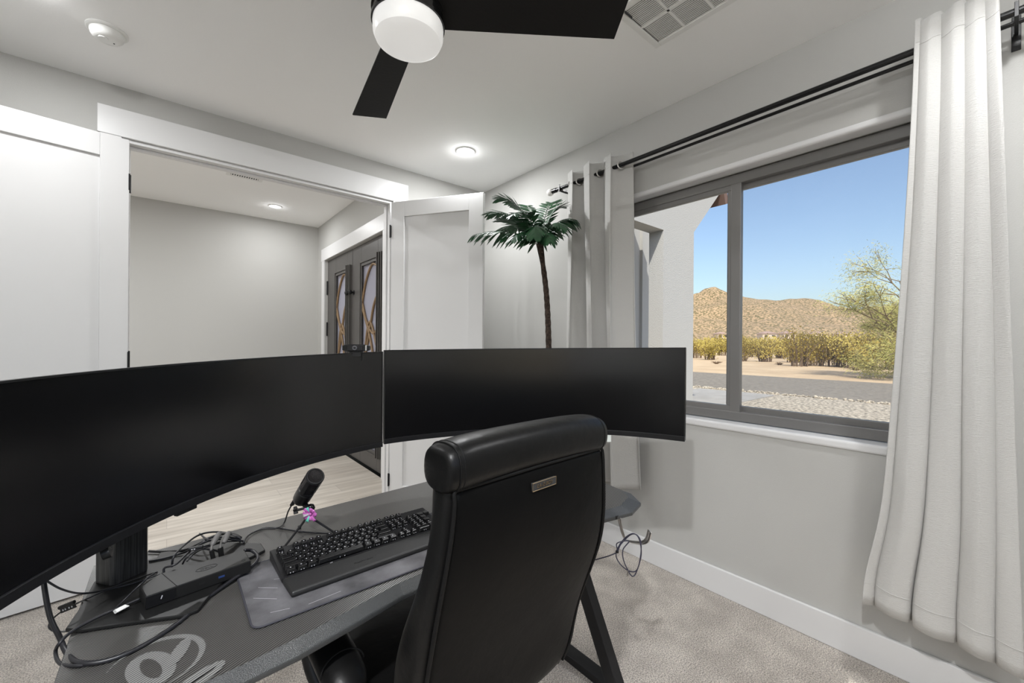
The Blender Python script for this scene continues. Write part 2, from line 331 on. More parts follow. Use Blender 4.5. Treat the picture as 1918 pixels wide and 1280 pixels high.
# iron double front door
def entry():
    for k, (y0, y1) in enumerate(((EY0, 4.885), (4.885, EY1))):
        d = bpy.data.objects.new('door_%d' % (3+k), None); COL.objects.link(d)
        struct(d, ('dark iron front door leaf nearer the office' if k == 0 else 'dark iron front door leaf nearer the hallway end'), 'door')
        xa, xb = XH+.03, XH+.09
        gy0, gy1 = (y0+.23, y0+.70) if k == 0 else (y0+.18, y0+.62)
        gz0, gz1 = .2, 2.17
        y0_, y1_ = y0+.006, y1-.006
        mb = MB(); mb.box((xa, y0_, .01), (xb, gy0, EZ-.008)); mb.box((xa, gy1, .01), (xb, y1_, EZ-.008)); mb.box((xa, gy0, .01), (xb, gy1, gz0)); mb.box((xa, gy0, gz1), (xb, gy1, EZ-.008))
        build('door_frame', mb, M_iron, d, bevel=.004)
        mb = MB()
        for o_ in (.0, .035):
            w = .018; x1 = xa-.012+o_*.15
            A, B, C_, D_ = gy0-.06+o_, gy1+.03-o_, gz0-.05+o_, gz1+.05-o_
            mb.box((x1, A, C_), (xa+.002, A+w, D_)); mb.box((x1, B-w, C_), (xa+.002, B, D_)); mb.box((x1, A+w, C_), (xa+.002, B-w, C_+w)); mb.box((x1, A+w, D_-w), (xa+.002, B-w, D_))
        build('moulding', mb, M_iron, d, bevel=.002)
        mb = MB()
        for q in range(3): mb.box((xa-.05+.008*q, gy0-.085-.035*q, gz0-.03), (xa+.002, gy0-.072-.035*q, gz1+.06))
        build('ribbed_bar', mb, M_iron, d, bevel=.002)
        build('pane', MB().box((xa+.025, gy0-.01, gz0-.01), (xa+.031, gy1+.01, gz1+.01)), M_frost, d)
        cy = (gy0+gy1)/2; mb = MB(); wv = gy1-gy0
        def arc(pts): mb.tube(smoothpath([(xa+.012, cy+a*wv, b) for a, b in pts], 8), .013, 6)
        arc([(-.5, 2.1), (-.1, 2.15), (.28, 1.98), (.5, 1.75)]); arc([(.5, 1.78), (.2, 1.55), (-.2, 1.42), (-.5, 1.5)]); arc([(-.5, 1.2), (0, 1.55), (.3, 1.2), (.42, .6), (.42, .2)])
        arc([(.5, 1.0), (.1, 1.35), (-.2, 1.7), (-.5, 1.85)]); arc([(-.42, .2), (-.35, .8), (-.1, 1.3), (.5, 1.72)]); arc([(.1, .2), (.3, .6), (.0, 1.0), (-.5, 1.3)])
        build('scrollwork', mb, M_scroll, d, smooth=True)
        yk = y1-.05 if k == 0 else y0+.06
        mb = MB().lathe([(.026, 0), (.026, .006), (.012, .012), (.012, .03)], 16, Matrix.Translation((xa, yk, 1.9)) @ Matrix.Rotation(-PI/2, 4, 'Y'))
        mb.lathe([(.0, -.028), (.02, -.02), (.027, 0), (.02, .02), (.0, .028)], 16, Matrix.Translation((xa-.045, yk, 1.9)), cap=False)
        build('knob', mb, M_blackm, d, smooth='auto')
        hy = y0+.012 if k == 0 else y1-.012
        mb = MB()
        for z in (.35, 1.5, 2.05): mb.tube([(xa-.006, hy, z-.09), (xa-.006, hy, z+.09)], .012, 10)
        build('hinge', mb, M_blackm, d, smooth='auto')
entry()

# ---------------------------------------------------------------- window
wd = bpy.data.objects.new('window_1', None); COL.objects.link(wd); struct(wd, 'wide grey sliding window looking onto the desert', 'window')
fx0, fx1 = XW+.085, XW+.155
fz0, fz1 = WZ0+.012, WZ1-.005
ft = .052
mb = MB()
mb.box((fx0, WY0, fz0), (fx1, WY1, fz0+ft)); mb.box((fx0, WY0, fz1-ft), (fx1, WY1, fz1)); mb.box((fx0, WY0, fz0+ft), (fx1, WY0+ft, fz1-ft)); mb.box((fx0, WY1-ft, fz0+ft), (fx1, WY1, fz1-ft))
build('window_frame', mb, M_alu, wd, bevel=.004)
YM = .985
def sash(y0, y1, x0, nm):
    t = .034; z0, z1 = fz0+ft-.006, fz1-ft+.006
    mb = MB(); mb.box((x0, y0, z0), (x0+.026, y1, z0+t)); mb.box((x0, y0, z1-t), (x0+.026, y1, z1)); mb.box((x0, y0, z0+t), (x0+.026, y0+t, z1-t)); mb.box((x0, y1-t, z0+t), (x0+.026, y1, z1-t))
    s_ = build(nm, mb, M_alu, wd, bevel=.003)
    build('pane', MB().box((x0+.010, y0+t-.006, z0+t-.006), (x0+.015, y1-t+.006, z1-t+.006)), M_pane, s_)
    return s_
sash(YM-.02, WY1-ft+.004, fx0+.006, 'sliding_sash')
sash(WY0+ft-.004, YM+.03, fx0+.036, 'fixed_sash')
build('meeting_rail', MB().box((fx0+.002, YM-.055, fz0+ft-.004), (fx0+.034, YM-.002, fz1-ft+.004)), M_alu, wd, bevel=.003)
build('insect_screen', MB().box((fx1-.006, WY0+ft, fz0+ft), (fx1-.005, YM-.02, fz1-ft)), M_mesh, wd)
# bullnose reveal: plastered return around the opening
mb = MB()
r_ = .03
def bull(p0, p1, nin):   # quarter-rounded white return
    pass
mb.box((XW-.0, WY0, WZ0-.0), (fx0, WY1, WZ0+.012)); 
struct(build('window_sill', MB().box((XW-.012, WY0-.01, WZ0-.028), (fx0+.002, WY1+.01, WZ0+.012)), M_trim, bevel=.012, seg=4), 'rounded white sill under the wide window', 'window')
mb = MB(); mb.box((XW-.004, WY0, WZ1-.004), (fx0, WY1, WZ1+.03)); mb.box((XW-.004, WY0-.03, WZ0), (fx0, WY0+.004, WZ1)); mb.box((XW-.004, WY1-.004, WZ0), (fx0, WY1+.03, WZ1))
struct(build('trim_5', mb, M_trim, bevel=.014, seg=4), 'white rounded plaster return around the window', 'trim')
# ================================================================ ceiling fixtures
def disc_lamp(name, x, y, z, watts, r=.06, spread=180):
    l = bpy.data.lights.new(name, 'AREA'); l.shape = 'DISK'; l.size = r*2; l.energy = watts; l.color = (.985, .99, 1); l.spread = math.radians(spread)
    o = bpy.data.objects.new(name, l); COL.objects.link(o); o.location = (x, y, z); return o
def downlight(x, y, z, w, label, group, spread=180, gl=.06):
    t = thing('recessed_light', label, 'ceiling light', (x, y, z), 0, group)
    build('trim_ring', MB().lathe([(.050, .0), (.053, -.006), (.066, -.007), (.070, -.003), (.070, .0)], 40, cap=False), M_white, t, smooth='auto')
    build('lens', MB().lathe([(0.0, -.001), (.051, -.001), (.051, -.0035), (0.0, -.0035)], 32, cap=False), M_lamp, t)
    lo = disc_lamp('lamp', 0, 0, -.009, w, .05, spread); lo.parent = t
    pl = bpy.data.lights.new('fill_point', 'POINT'); pl.energy = w*gl; pl.color = (.985, .99, 1); pl.shadow_soft_size = .02
    po = bpy.data.objects.new('fill_point', pl); COL.objects.link(po); po.location = (0, 0, -.032); po.parent = t  # extra point lamp added below the lens to lighten upper walls
    return t
G1 = 'recessed ceiling lights of the office'
downlight(1.674, 2.57, H, DOWN_W, 'small round recessed light above the half open door, near the window wall corner', G1)
downlight(-.45, 2.47, H, DOWN_W*.6, 'round recessed light in the far left ceiling corner past the smoke detector', G1)
downlight(1.674, -.10, H, REAR_W*.24, 'round recessed light at the window side behind the desk chair', G1, 130, .45)
downlight(-.44, -.10, H, REAR_W, 'round recessed light over the rear left part of the office', G1, 150, .75)
G2 = 'recessed ceiling lights of the hallway'
downlight(.965, 5.57, HH, HALL_W*.45, 'bright oval recessed light in the hallway ceiling beyond the doorway', G2)
downlight(-1.5, 4.6, HH, HALL_W*1.6, 'added unseen recessed light deeper along the hallway, behind the open door', G2)  # unseen lamp, added to spread light over the hall walls
downlight(.0, 4.0, HH, HALL_W*1.2, 'added unseen recessed light just past the door header in the hallway', G2)  # also added out of sight, fills the near end of the hall

# smoke detector
t = thing('smoke_detector', 'round white smoke detector on the ceiling above the left door', 'smoke detector', (-.222, 2.64, H))
build('base_plate', MB().lathe([(.0, 0), (.073, 0), (.073, -.006), (.068, -.010), (0, -.010)], 40, cap=False), M_white, t, smooth='auto')
build('housing', MB().lathe([(0, -.010), (.060, -.010), (.060, -.016), (.056, -.030), (.046, -.040), (.030, -.042), (0, -.042)], 40, cap=False), M_white, t, smooth='auto')
mb = MB()
for k in range(14):
    a = PI*.2+k*.14; mb.box((.0590, -.0028, -.0145), (.0606, .0028, -.0118), Matrix.Rotation(a, 4, 'Z'))
build('vent_slot', mb, M_dark, t)
build('test_button', MB().lathe([(0, -.042), (.017, -.042), (.016, -.045), (0, -.0455)], 24, Matrix.Translation((-.012, -.008, 0)), cap=False), M_white, t, smooth='auto')
build('indicator', MB().lathe([(0, -.041), (.003, -.041), (.003, -.0435), (0, -.0435)], 10, Matrix.Translation((.022, .012, 0)), cap=False), M_dark, t)

# air vent in ceiling (return grille, 4 x 2 sections)
t = thing('ceiling_vent', 'white louvred supply grille in the ceiling next to the fan blade', 'air vent', (1.60, .905, H), 0)
vw, vh = .33, .345
mb = MB(); x0, x1, y0, y1 = -.155, .175, -.26, .18
e = .028
mb.box((x0, y0, -.008), (x1, y0+e, 0)); mb.box((x0, y1-e, -.008), (x1, y1, 0)); mb.box((x0, y0+e, -.008), (x0+e, y1-e, 0)); mb.box((x1-e, y0+e, -.008), (x1, y1-e, 0))
build('frame', mb, M_white, t, bevel=.002)
mb = MB(); nx, ny = 2, 3; iw, ih = (x1-x0-2*e), (y1-y0-2*e)
mb.box((x0+e+iw/2-.006, y0+e, -.007), (x0+e+iw/2+.006, y1-e, 0))
for k in (1, 2): mb.box((x0+e, y0+e+ih*k/3-.005, -.007), (x1-e, y0+e+ih*k/3+.005, 0))
build('divider', mb, M_white, t)
build('duct_shade', MB().box((x0+e, y0+e, -.0008), (x1-e, y1-e, -.0002)), M_dark, t)  # dark sheet painted in for the shade up the duct
mb = MB()
for c in range(2):
    for r in range(3):
        bx0 = x0+e+iw*c/2+(.006 if c else 0); bx1 = x0+e+iw*(c+1)/2-(.006 if not c else 0); by0 = y0+e+ih*r/3+.006; by1 = y0+e+ih*(r+1)/3-.006
        n = 14
        for k in range(n):
            xx = bx0+(k+.5)*(bx1-bx0)/n
            mb.box((-.0042, by0, -.0006), (.0042, by1, .0006), Matrix.Translation((xx, 0, -.0048)) @ Matrix.Rotation(-.30, 4, 'Y'))
build('louvre', mb, M_white, t)
build('damper_lever', MB().box((x0+e, y1-e-.012, -.016), (x0+e+.05, y1-e-.009, -.007), None), M_dark, t)
# hall vent
t = thing('ceiling_vent', 'small white register with dark slots in the hallway ceiling', 'air vent', (.565, 4.75, HH), 0)
mb = MB(); mb.box((-.15, -.075, -.003), (.15, -.04, 0)); mb.box((-.15, .04, -.003), (.15, .075, 0)); mb.box((-.15, -.04, -.003), (-.115, .04, 0)); mb.box((.115, -.04, -.003), (.15, .04, 0)); mb.box((-.115, -.005, -.0022), (.115, .005, 0))
build('frame', mb, M_white, t, bevel=.002)
build('duct_shade', MB().box((-.115, -.04, -.0016), (.115, .04, -.0002)), M_dark, t)  # shade inside the slots drawn as a dark plate
mb = MB()
for k in range(12): mb.box((-.112+k*.0195, -.04, -.0022), (-.1035+k*.0195, .04, -.001))
build('louvre', mb, M_white, t)

# ceiling fan
FX, FY = .598, 1.262
t = thing('ceiling_fan', 'black three blade ceiling fan with a white drum light', 'ceiling fan', (FX, FY, H))
ZB = 2.398-H
build('canopy', MB().lathe([(0, 0), (.075, 0), (.075, -.02), (.06, -.05), (0, -.052)], 36, cap=False), M_blackm, t, smooth='auto')
build('downrod', MB().tube([(0, 0, -.04), (0, 0, -.2)], .0125, 14), M_blackm, t, smooth='auto')
build('motor_housing', MB().lathe([(0, -.19), (.05, -.19), (.085, -.205), (.112, -.235), (.115, -.27), (.115, -.335), (.0, -.335)], 48, cap=False), M_blackg, t, smooth='auto')
build('light_ring', MB().lathe([(0, -.335), (.117, -.335), (.117, -.342), (.112, -.342), (.112, -.368), (.117, -.369), (.117, -.378), (.0, -.378)], 48, cap=False), M_blackg, t, smooth='auto')
gl = build('light_globe', MB().lathe([(0, -.376), (.111, -.376), (.1125, -.385), (.111, -.412), (.104, -.428), (.088, -.436), (.05, -.439), (0, -.440)], 56, cap=False), M_globe, t, smooth='auto')
for a in (79.5, -39.5, 199.5):
    rotm = Matrix.Rotation(math.radians(a), 4, 'Z')
    pitch = Matrix.Translation((0, 0, ZB)) @ Matrix.Rotation(math.radians(-12), 4, 'X')
    mb = MB().prism([(.10, -.062), (.705, -.084), (.69, .076), (.10, .048)], -.003, .003, rotm @ pitch)
    bl = build('blade', mb, M_blade, t, bevel=.0015)
    mb = MB().box((.06, -.03, .002), (.20, .03, .009), rotm @ pitch); build('blade_bracket', mb, M_blackm, bl, bevel=.002)

# ================================================================ curtain rod and curtains
RX, RX2, RZ = XW-.122, XW-.060, 2.437
t = thing('curtain_rod', 'black double curtain rod with a glass ball end above the window', 'curtain rod')
build('front_rod', MB().tube([(RX, 2.13, RZ), (RX, -.55, RZ)], .0125, 16), M_blackg, t, smooth='auto')
build('back_rod', MB().tube([(RX2, 2.02, RZ-.005), (RX2, -.50, RZ-.005)], .008, 12), M_blackg, t, smooth='auto')
fi = build('finial', MB().lathe([(0, .03), (.012, .028), (.022, .018), (.027, 0), (.022, -.018), (.012, -.026), (.0, -.028)], 24, Matrix.Translation((RX, 2.165, RZ)) @ Matrix.Rotation(PI/2, 4, 'X'), cap=False), M_glassball, t, smooth=True)
fi['label'] = 'clear glass ball finial'
build('finial_collar', MB().tube([(RX, 2.145, RZ), (RX, 2.10, RZ)], .0165, 16), M_blackg, t, smooth='auto')
for y in (2.06, -.005, -.47):
    mb = MB(); mb.box((XW-.006, y-.011, RZ-.075), (XW, y+.011, RZ+.045)); mb.box((RX2, y-.005, RZ-.022), (XW-.004, y+.005, RZ-.012)); mb.box((RX-.014, y-.005, RZ-.024), (RX2, y+.005, RZ-.014))
    mb.box((RX-.018, y-.005, RZ-.024), (RX-.013, y+.005, RZ+.026)); mb.box((RX2-.012, y-.005, RZ-.02), (RX2-.009, y+.005, RZ+.006)); mb.box((RX+.013, y-.005, RZ-.02), (RX+.017, y+.005, RZ+.006))
    build('bracket', mb, M_blackm, t, bevel=.001)

def curtain(label, n, ya, yb, za, ztop, fn, hem=.09, grom=(), amp=.045, mtl=None):
    """ya/yb: functions of t (0 bottom..1 top) giving the two side edges"""
    t_ = thing('curtain', label, 'curtain')
    nu, nv = n*30, 60; rings = []
    for iv in range(nv+1):
        h_ = iv/nv; z = za+(ztop-za)*h_; row = []
        for iu in range(nu+1):
            s = iu/nu; x, y, dz = fn(s, h_, n)
            row.append((x, y, z+dz))
        rings.append(row)
    mb = MB(); mb.loft(rings, closed=False, cap=False)
    o = build('cloth', mb, mtl or M_curt, t_, smooth=True, solid=.003)
    # hem and heading stitches: a raised seam band
    for hz, nm in ((hem/(ztop-za), 'hem_seam'), (1-.085/(ztop-za), 'heading_seam')):
        pts = []
        for iu in range(nu+1):
            s = iu/nu; x, y, dz = fn(s, hz, n); pts.append((x-.0015, y, za+(ztop-za)*hz+dz))
        build(nm, MB().tube(pts, .0016, 5), mtl or M_curt, t_, smooth=True)
    return t_
def fold(p, k=1.0):  # rounded deep pleat wave
    return math.sin(p)*(1+.18*math.sin(p)**2*k)/1.1
# left curtain: hangs from grommets
def fl_left(s, h_, n):
    k = 1-h_
    y0 = 2.005+.0*k; y1 = 1.515-.075*k
    sp = s+.012*math.sin(4*PI*s+1)
    y = y0+(y1-y0)*sp+.030*math.sin(2*2*PI*n*s)*(.35+.65*h_)
    x = RX+.052*(1+.25*k)*math.cos(2*PI*n*s+.5)*(1+.12*math.sin(9*s+3*h_))-.008*math.sin(5*h_+6*s)
    return x, y, .006*math.sin(2*PI*n*s+1)*h_
cl = curtain('pale linen grommet curtain hanging at the far window side beside the palm', 3, None, None, .44, 2.515, fl_left, mtl=M_curt)
# metal grommets where the rod passes through
for s in (0.085, .25, .42, .585, .75, .92):
    x, y, dz = fl_left(s, (2.44-.44)/(2.515-.44), 3)
    mm = Matrix.Translation((RX, y, RZ)) @ Matrix.Rotation(PI/2, 4, 'X') @ Matrix.Rotation(.5*(-1)**int(s*12), 4, 'Y')
    pr = [(.0215+.005*math.cos(a), .003*math.sin(a)) for a in [2*PI*i/8 for i in range(9)]]
    build('grommet', MB().lathe(pr, 24, mm, cap=False), M_chrome, cl, smooth=True)
# right curtain: wide soft folds, flares towards the floor, drawn in at the rod
def fl_right(s, h_, n):
    k = 1-h_
    y0 = .236+.105*k**1.4+.03*math.exp(-((k-.97)/.1)**2); y1 = .035-.065*k
    sw = s+.02*math.sin(6.1*s+.5)+.012*math.sin(3*h_+9*s)*k
    ph = 2*PI*n*sw+.55
    fr = (ph/(2*PI)) % 1.0
    g = math.exp(-((fr-.5)/.085)**2)
    y = y0+(y1-y0)*s-.012*math.sin(2*PI*fr)*math.exp(-((fr-.5)/.28)**2)*1.5
    bulge = math.cos(PI*((fr+.5) % 1.0-.5))
    x = RX-.012-.030*bulge*(1+.4*k)+.085*g*(1-.25*k)+.006*math.sin(13*s+4*h_)-.015*k+.004*math.sin(9*h_+11*s)
    x = min(x, XW-.02)
    return x, y, .007*math.sin(2*PI*n*s+.4)*h_-.045*s*k
cr_ = curtain('pale linen curtain with wide soft folds hanging at the near window side', 4, None, None, .325, 2.525, fl_right, hem=.085)
# ================================================================ desk
DZ = .75
t = thing('gaming_desk', 'long black desk with ribbed carbon fibre look top and grey front edge', 'desk', (0, 0, 0))
# flat top and drooping waterfall bevel along front, right and left edges
outer = [(-.148, 1.505), (-.150, .95), (-.135, .895), (-.09, .852), (.05, .847), (.12, .855), (.195, .862), (.30, .883), (.43, .912), (.65, .922), (.90, .912), (1.14, .880), (1.27, .855), (1.37, .885), (1.425, .965), (1.432, 1.06), (1.415, 1.572), (.85, 1.56)]
inner = [(-.143, 1.498), (-.143, .99), (-.125, .955), (-.08, .880), (.053, .870), (.12, .877), (.205, .889), (.30, .908), (.43, .937), (.65, .950), (.90, .940), (1.14, .908), (1.25, .892), (1.34, .922), (1.385, .98), (1.398, 1.06), (1.400, 1.562), (.85, 1.552)]
n = len(outer)
mb = MB(); vs = [(x, y, DZ) for x, y in inner]; mb.add(vs, [tuple(range(n))])
top = build('desktop', MB().prism(inner, DZ-.022, DZ), M_carbon, t)
mb = MB(); A = [Vector((x, y, DZ-.0004)) for x, y in inner]; B = [Vector((x, y, DZ-.018)) for x, y in outer]; C_ = [Vector((x, y, DZ-.030)) for x, y in outer]; D_ = [Vector((x, y, DZ-.030)) for x, y in inner]
fs = []
for i in range(n):
    j_ = (i+1) % n
    for q in range(3): fs.append((q*n+i, q*n+j_, (q+1)*n+j_, (q+1)*n+i))
mb.add(A+B+C_+D_, fs)
build('bevelled_edge', mb, M_carbonedge, t, bevel=.003)
# faded swirl printed on the top at the left end
dc = MB(); zc = DZ+.0003; cx_, cy_ = .004, .985
RZ_ = [0]
def ringarc(cx0, cy0, rx, ry, a0, a1, w, rot=0, taper=True, nn=40):
    pts = []; RZ_[0] += .00025; zz_ = zc+RZ_[0]
    for i in range(nn+1):
        f = i/nn; a = a0+(a1-a0)*f; ww = w*(math.sin(PI*min(max(f, .04), .96)) if taper else 1)
        for sgn in (-.5, .5):
            x = (rx+sgn*ww)*math.cos(a); y = (ry+sgn*ww)*math.sin(a)
            pts.append((cx0+x*math.cos(rot)-y*math.sin(rot), cy0+x*math.sin(rot)+y*math.cos(rot), zz_))
    dc.add(pts, [(2*i, 2*i+1, 2*i+3, 2*i+2) for i in range(nn)])
ringarc(-.015, .975, .068, .072, -1.5, 2.7, .012, .1)
ringarc(-.02, .965, .022, .045, 0, 2*PI, .02, .3, False)
ringarc(.02, .985, .006, .032, 0, 2*PI, .012, -.35, False)
ringarc(.045, .885, .035, .010, 0, 2*PI, .014, .5, False)
ringarc(.03, .87, .03, .012, 0.3, 2.6, .010, .6)
o = build('printed_swirl', dc, M_decal, t); o['label'] = 'faded grey swirl print'
# legs: K-shaped sheet steel on a floor foot, one each end
def deskleg(x, sgn):
    mb = MB(); mb.box((x-.03, .76, 0), (x+.03, 1.50, .03)); f_ = build('foot', mb, M_blackm, t, bevel=.003)
    mb = MB(); bar(mb, (x, .955, .028), (x, 1.30, .722), .055, .045, (1, 0, 0)); bar(mb, (x, 1.34, .028), (x, 1.18, .40), .045, .04, (1, 0, 0))
    build('leg', mb, M_blackm, t, bevel=.003)
    build('top_rail', MB().box((x-.025, .93, .705), (x+.025, 1.50, .7205)), M_blackm, t, bevel=.002)
deskleg(1.318, 1); deskleg(-.045, -1)
build('crossbar', MB().box((-.045, 1.30, .66), (1.318, 1.325, .70)), M_blackm, t, bevel=.003)

# ================================================================ monitors
def monitor(cx0, cy0, R, a0, a1, zl, zr, label, col, sa):
    """curved ultrawide on an arc about (cx0,cy0); a0 left angle > a1 right angle; zl/zr heights of the lower edge"""
    t = thing('curved_monitor', label, 'monitor', (0, 0, 0), 0, None)
    N = 48; Hh = .360
    def pt(f, r, z): a = a0+(a1-a0)*f; return Vector((cx0+r*math.cos(a), cy0+r*math.sin(a), z+zl+(zr-zl)*f))
    def sheet(f0, f1, z0, z1, r0, r1):
        rings = []
        for i in range(N+1):
            f = f0+(f1-f0)*i/N
            rings.append([pt(f, r0, z0), pt(f, r0, z1), pt(f, r1, z1), pt(f, r1, z0)])
        return MB().loft(rings)
    bz = .0035/1.15
    build('screen', sheet(bz, 1-bz, .019, Hh-.003, R-.001, R+.004), M_screen, t, smooth='auto')
    # rear housing thicker in the middle
    rings = []
    for i in range(N+1):
        f = i/N; d = .012+.075*math.sin(PI*f)**.6 if 0 < f < 1 else .012
        rings.append([pt(f, R+.001, .002), pt(f, R+.001, Hh), pt(f, R+.010, Hh), pt(f, R+.012+(d-.012)*.8, Hh*.78), pt(f, R+d, Hh*.5), pt(f, R+.012+(d-.012)*.8, Hh*.2), pt(f, R+.010, .002)])
    build('housing', MB().loft(rings), M_black, t, smooth='auto')
    build('chin_bezel', sheet(0, 1, -.001, .0185, R-.006, R+.003), M_blackm, t, bevel=.001)
    tb = MB(); rings = []
    for (f0, f1, z0, z1) in ((0, 1, Hh-.0035, Hh+.0005),):
        for i in range(N+1):
            f = i/N; rings.append([pt(f, R-.003, z0), pt(f, R-.003, z1), pt(f, R+.006, z1), pt(f, R+.006, z0)])
    tb.loft(rings)
    for f0, f1 in ((0, bz), (1-bz, 1)):
        tb.loft([[pt(f, R-.003, .018), pt(f, R-.003, Hh), pt(f, R+.006, Hh), pt(f, R+.006, .018)] for f in (f0, f1)])
    build('bezel', tb, M_black, t)
    # small sensor bump under the chin
    return t, pt
Z_L = (.896, .933); Z_R = (.938, .957)
ml, ptl = monitor(.668, .523, 1.004, math.radians(161.6), math.radians(92.25), *Z_L, 'left curved ultrawide monitor, black and switched off, on the desk', None, None)
mr, ptr = monitor(.563, .542, 1.0, math.radians(85.6), math.radians(14.9), *Z_R, 'right curved ultrawide monitor, black and switched off, in front of the window', None, None)
# sensor module and joystick below left monitor
f = .70; b = MB(); rings = [[ptl(ff, 1.000, -.010), ptl(ff, 1.000, .001), ptl(ff, 1.012, .001), ptl(ff, 1.012, -.010)] for ff in (.450, .46, .475, .485, .492)]
build('sensor_strip', b.loft(rings), M_black, ml, bevel=.002)
p = ptl(.325, 1.010, -.016); build('menu_button', MB().lathe([(0, -.008), (.012, -.007), (.0125, .006), (0, .010)], 20, Matrix.Translation(p) @ Matrix.Rotation(1.3, 4, 'Y')), M_black, ml, smooth='auto')
# stands
def stand(t, cx0, cy0, yaw, zt, foot):
    rot = Matrix.Translation((cx0, cy0, 0)) @ Matrix.Rotation(yaw, 4, 'Z')
    c = build('stand_column', MB().prism([(-.040, -.016), (-.032, -.026), (.032, -.026), (.040, -.016), (.040, .03), (.03, .04), (-.03, .04), (-.040, .03)], DZ+.008, zt, rot), M_ribbed, t, bevel=.003)
    a = MB().box((-.05, -.035, zt-.10), (.05, .03, zt-.02), rot); build('tilt_arm', a, M_black, t, bevel=.006)
    build('stand_base', MB().prism(foot, DZ+.0015, DZ+.009), M_black, t, bevel=.002)
F1 = [atz(u, v, DZ+.009).to_2d() for u, v in ((122, 1178), (150, 1180), (240, 1166), (345, 1152), (372, 1141), (392, 1117), (430, 1075), (462, 1048), (497, 1030), (489, 1018), (430, 1016), (300, 1035))]+[Vector((-.02, 1.43)), Vector((-.11, 1.43))]+[atz(176, 1090, DZ+.009).to_2d(), atz(152, 1135, DZ+.009).to_2d()]
stand(ml, -.078, 1.365, math.radians(34), 1.10, F1)
stand(mr, 1.245, 1.358, math.radians(-42), 1.14, [(1.10, 1.00), (1.15, 1.14), (1.20, 1.20), (1.28, 1.22), (1.37, 1.19), (1.40, 1.22), (1.33, 1.33), (1.30, 1.42), (1.20, 1.42), (1.13, 1.33), (1.09, 1.18), (1.06, 1.0)])
# paper label hanging at the lower edge of the right monitor
q0 = ptr(.748, .996, 0)
lb = MB(); u_ = (ptr(.76, .996, 0)-ptr(.748, .996, 0)).normalized(); lb.add([q0+Vector((0, 0, .004)), q0+u_*.026+Vector((0, 0, .004)), q0+u_*.026-Vector((0, 0, .030)), q0-Vector((0, 0, .030))], [(0, 1, 2, 3)])
tag(build('paper_label', lb, M_paper, solid=.0004), 'small pale paper label hanging under the right monitor beside the chair top', 'label')

# webcam on the left monitor
wp = ptl(.914, 1.004, .3605); ang = math.atan2(-(wp.y), -(wp.x))
w = thing('webcam', 'small black webcam perched on the right end of the left monitor', 'webcam', (wp.x, wp.y, wp.z), ang+PI/2-.25)
# local -y faces the viewer
prof = []
rings = []
for i in range(17):
    x = -.047+.094*i/16; e_ = 1-(abs(x)/.0472)**4; hh = .0135*max(e_, .25)**.35; d_ = .010*(x/.047)**2
    rings.append([(x, -.016+d_+dy, .017+dz) for dy, dz in ((0, -hh), (0, hh), (.022, hh*.95), (.026, 0), (.022, -hh*.95))])
build('body', MB().loft([[Vector(p) for p in r] for r in rings]), M_black, w, smooth='auto', bevel=.001)
build('face_plate', MB().box((-.028, -.0185, .0065), (.028, -.0155, .0275)), M_blackg, w, bevel=.003)
build('lens', MB().lathe([(0, 0), (.0085, 0), (.0085, .003), (.006, .0045), (0, .003)], 20, Matrix.Translation((0, -.018, .017)) @ Matrix.Rotation(PI/2, 4, 'X')), mat('lens_rim', (.16, .16, .17), .25, metal=.5), w, smooth='auto')
build('lens_centre', MB().lathe([(0, 0), (.0045, 0), (.004, .0012), (0, .0016)], 16, Matrix.Translation((0, -.022, .017)) @ Matrix.Rotation(PI/2, 4, 'X')), M_ink, w, smooth='auto')
build('silver_end', MB().box((.034, -.0125, .007), (.040, -.009, .027)), M_chrome, w, bevel=.001)
mb = MB(); mb.box((-.020, -.012, -.014), (.020, -.0095, .006)); mb.box((-.020, -.012, .001), (.020, .012, .0045)); mb.box((-.018, .012, -.03), (.018, .02, .004))
build('mounting_clip', mb, M_black, w, bevel=.001)

# ================================================================ desk objects
# marbled mouse mat
poly = []
x0, x1, y0, y1, r = .133, .90, .962, 1.245, .02
for cx0, cy0, a0 in ((x1-r, y1-r, 0), (x0+r, y1-r, 90), (x0+r, y0+r, 180), (x1-r, y0+r, 270)):
    for k in range(6): a = math.radians(a0+18*k); poly.append((cx0+r*math.cos(a), cy0+r*math.sin(a)))
t = thing('desk_mat', 'grey marbled desk mat with dark stitched rim under the keyboard', 'desk mat', (0, 0, 0))
build('surface', MB().prism(poly, DZ+.0004, DZ+.0034), M_pad, t)
pts = [(x, y, DZ+.0028) for x, y in poly]; build('stitched_rim', MB().tube(pts+[pts[0], pts[1]], .0022, 6, False), mat('mat_rim', (.04, .04, .05), .7), t, smooth=True)
mb = MB()
for (xa, ya, xb, yb) in ((.15, 1.08, .19, 1.045), (.165, 1.12, .20, 1.09), (.20, 1.135, .212, 1.13), (.24, .98, .31, .985), (.17, 1.0, .205, .99)):
    d_ = Vector((xb-xa, yb-ya)).normalized(); nn = Vector((-d_.y, d_.x))*.0006
    mb.add([(xa+nn.x, ya+nn.y, DZ+.0037), (xa-nn.x, ya-nn.y, DZ+.0037), (xb-nn.x, yb-nn.y, DZ+.0037), (xb+nn.x, yb+nn.y, DZ+.0037)], [(0, 1, 2, 3)])
o = build('scratches', mb, mat('pale_scratch', (.45, .44, .46), .7), t); o['kind'] = 'stuff'

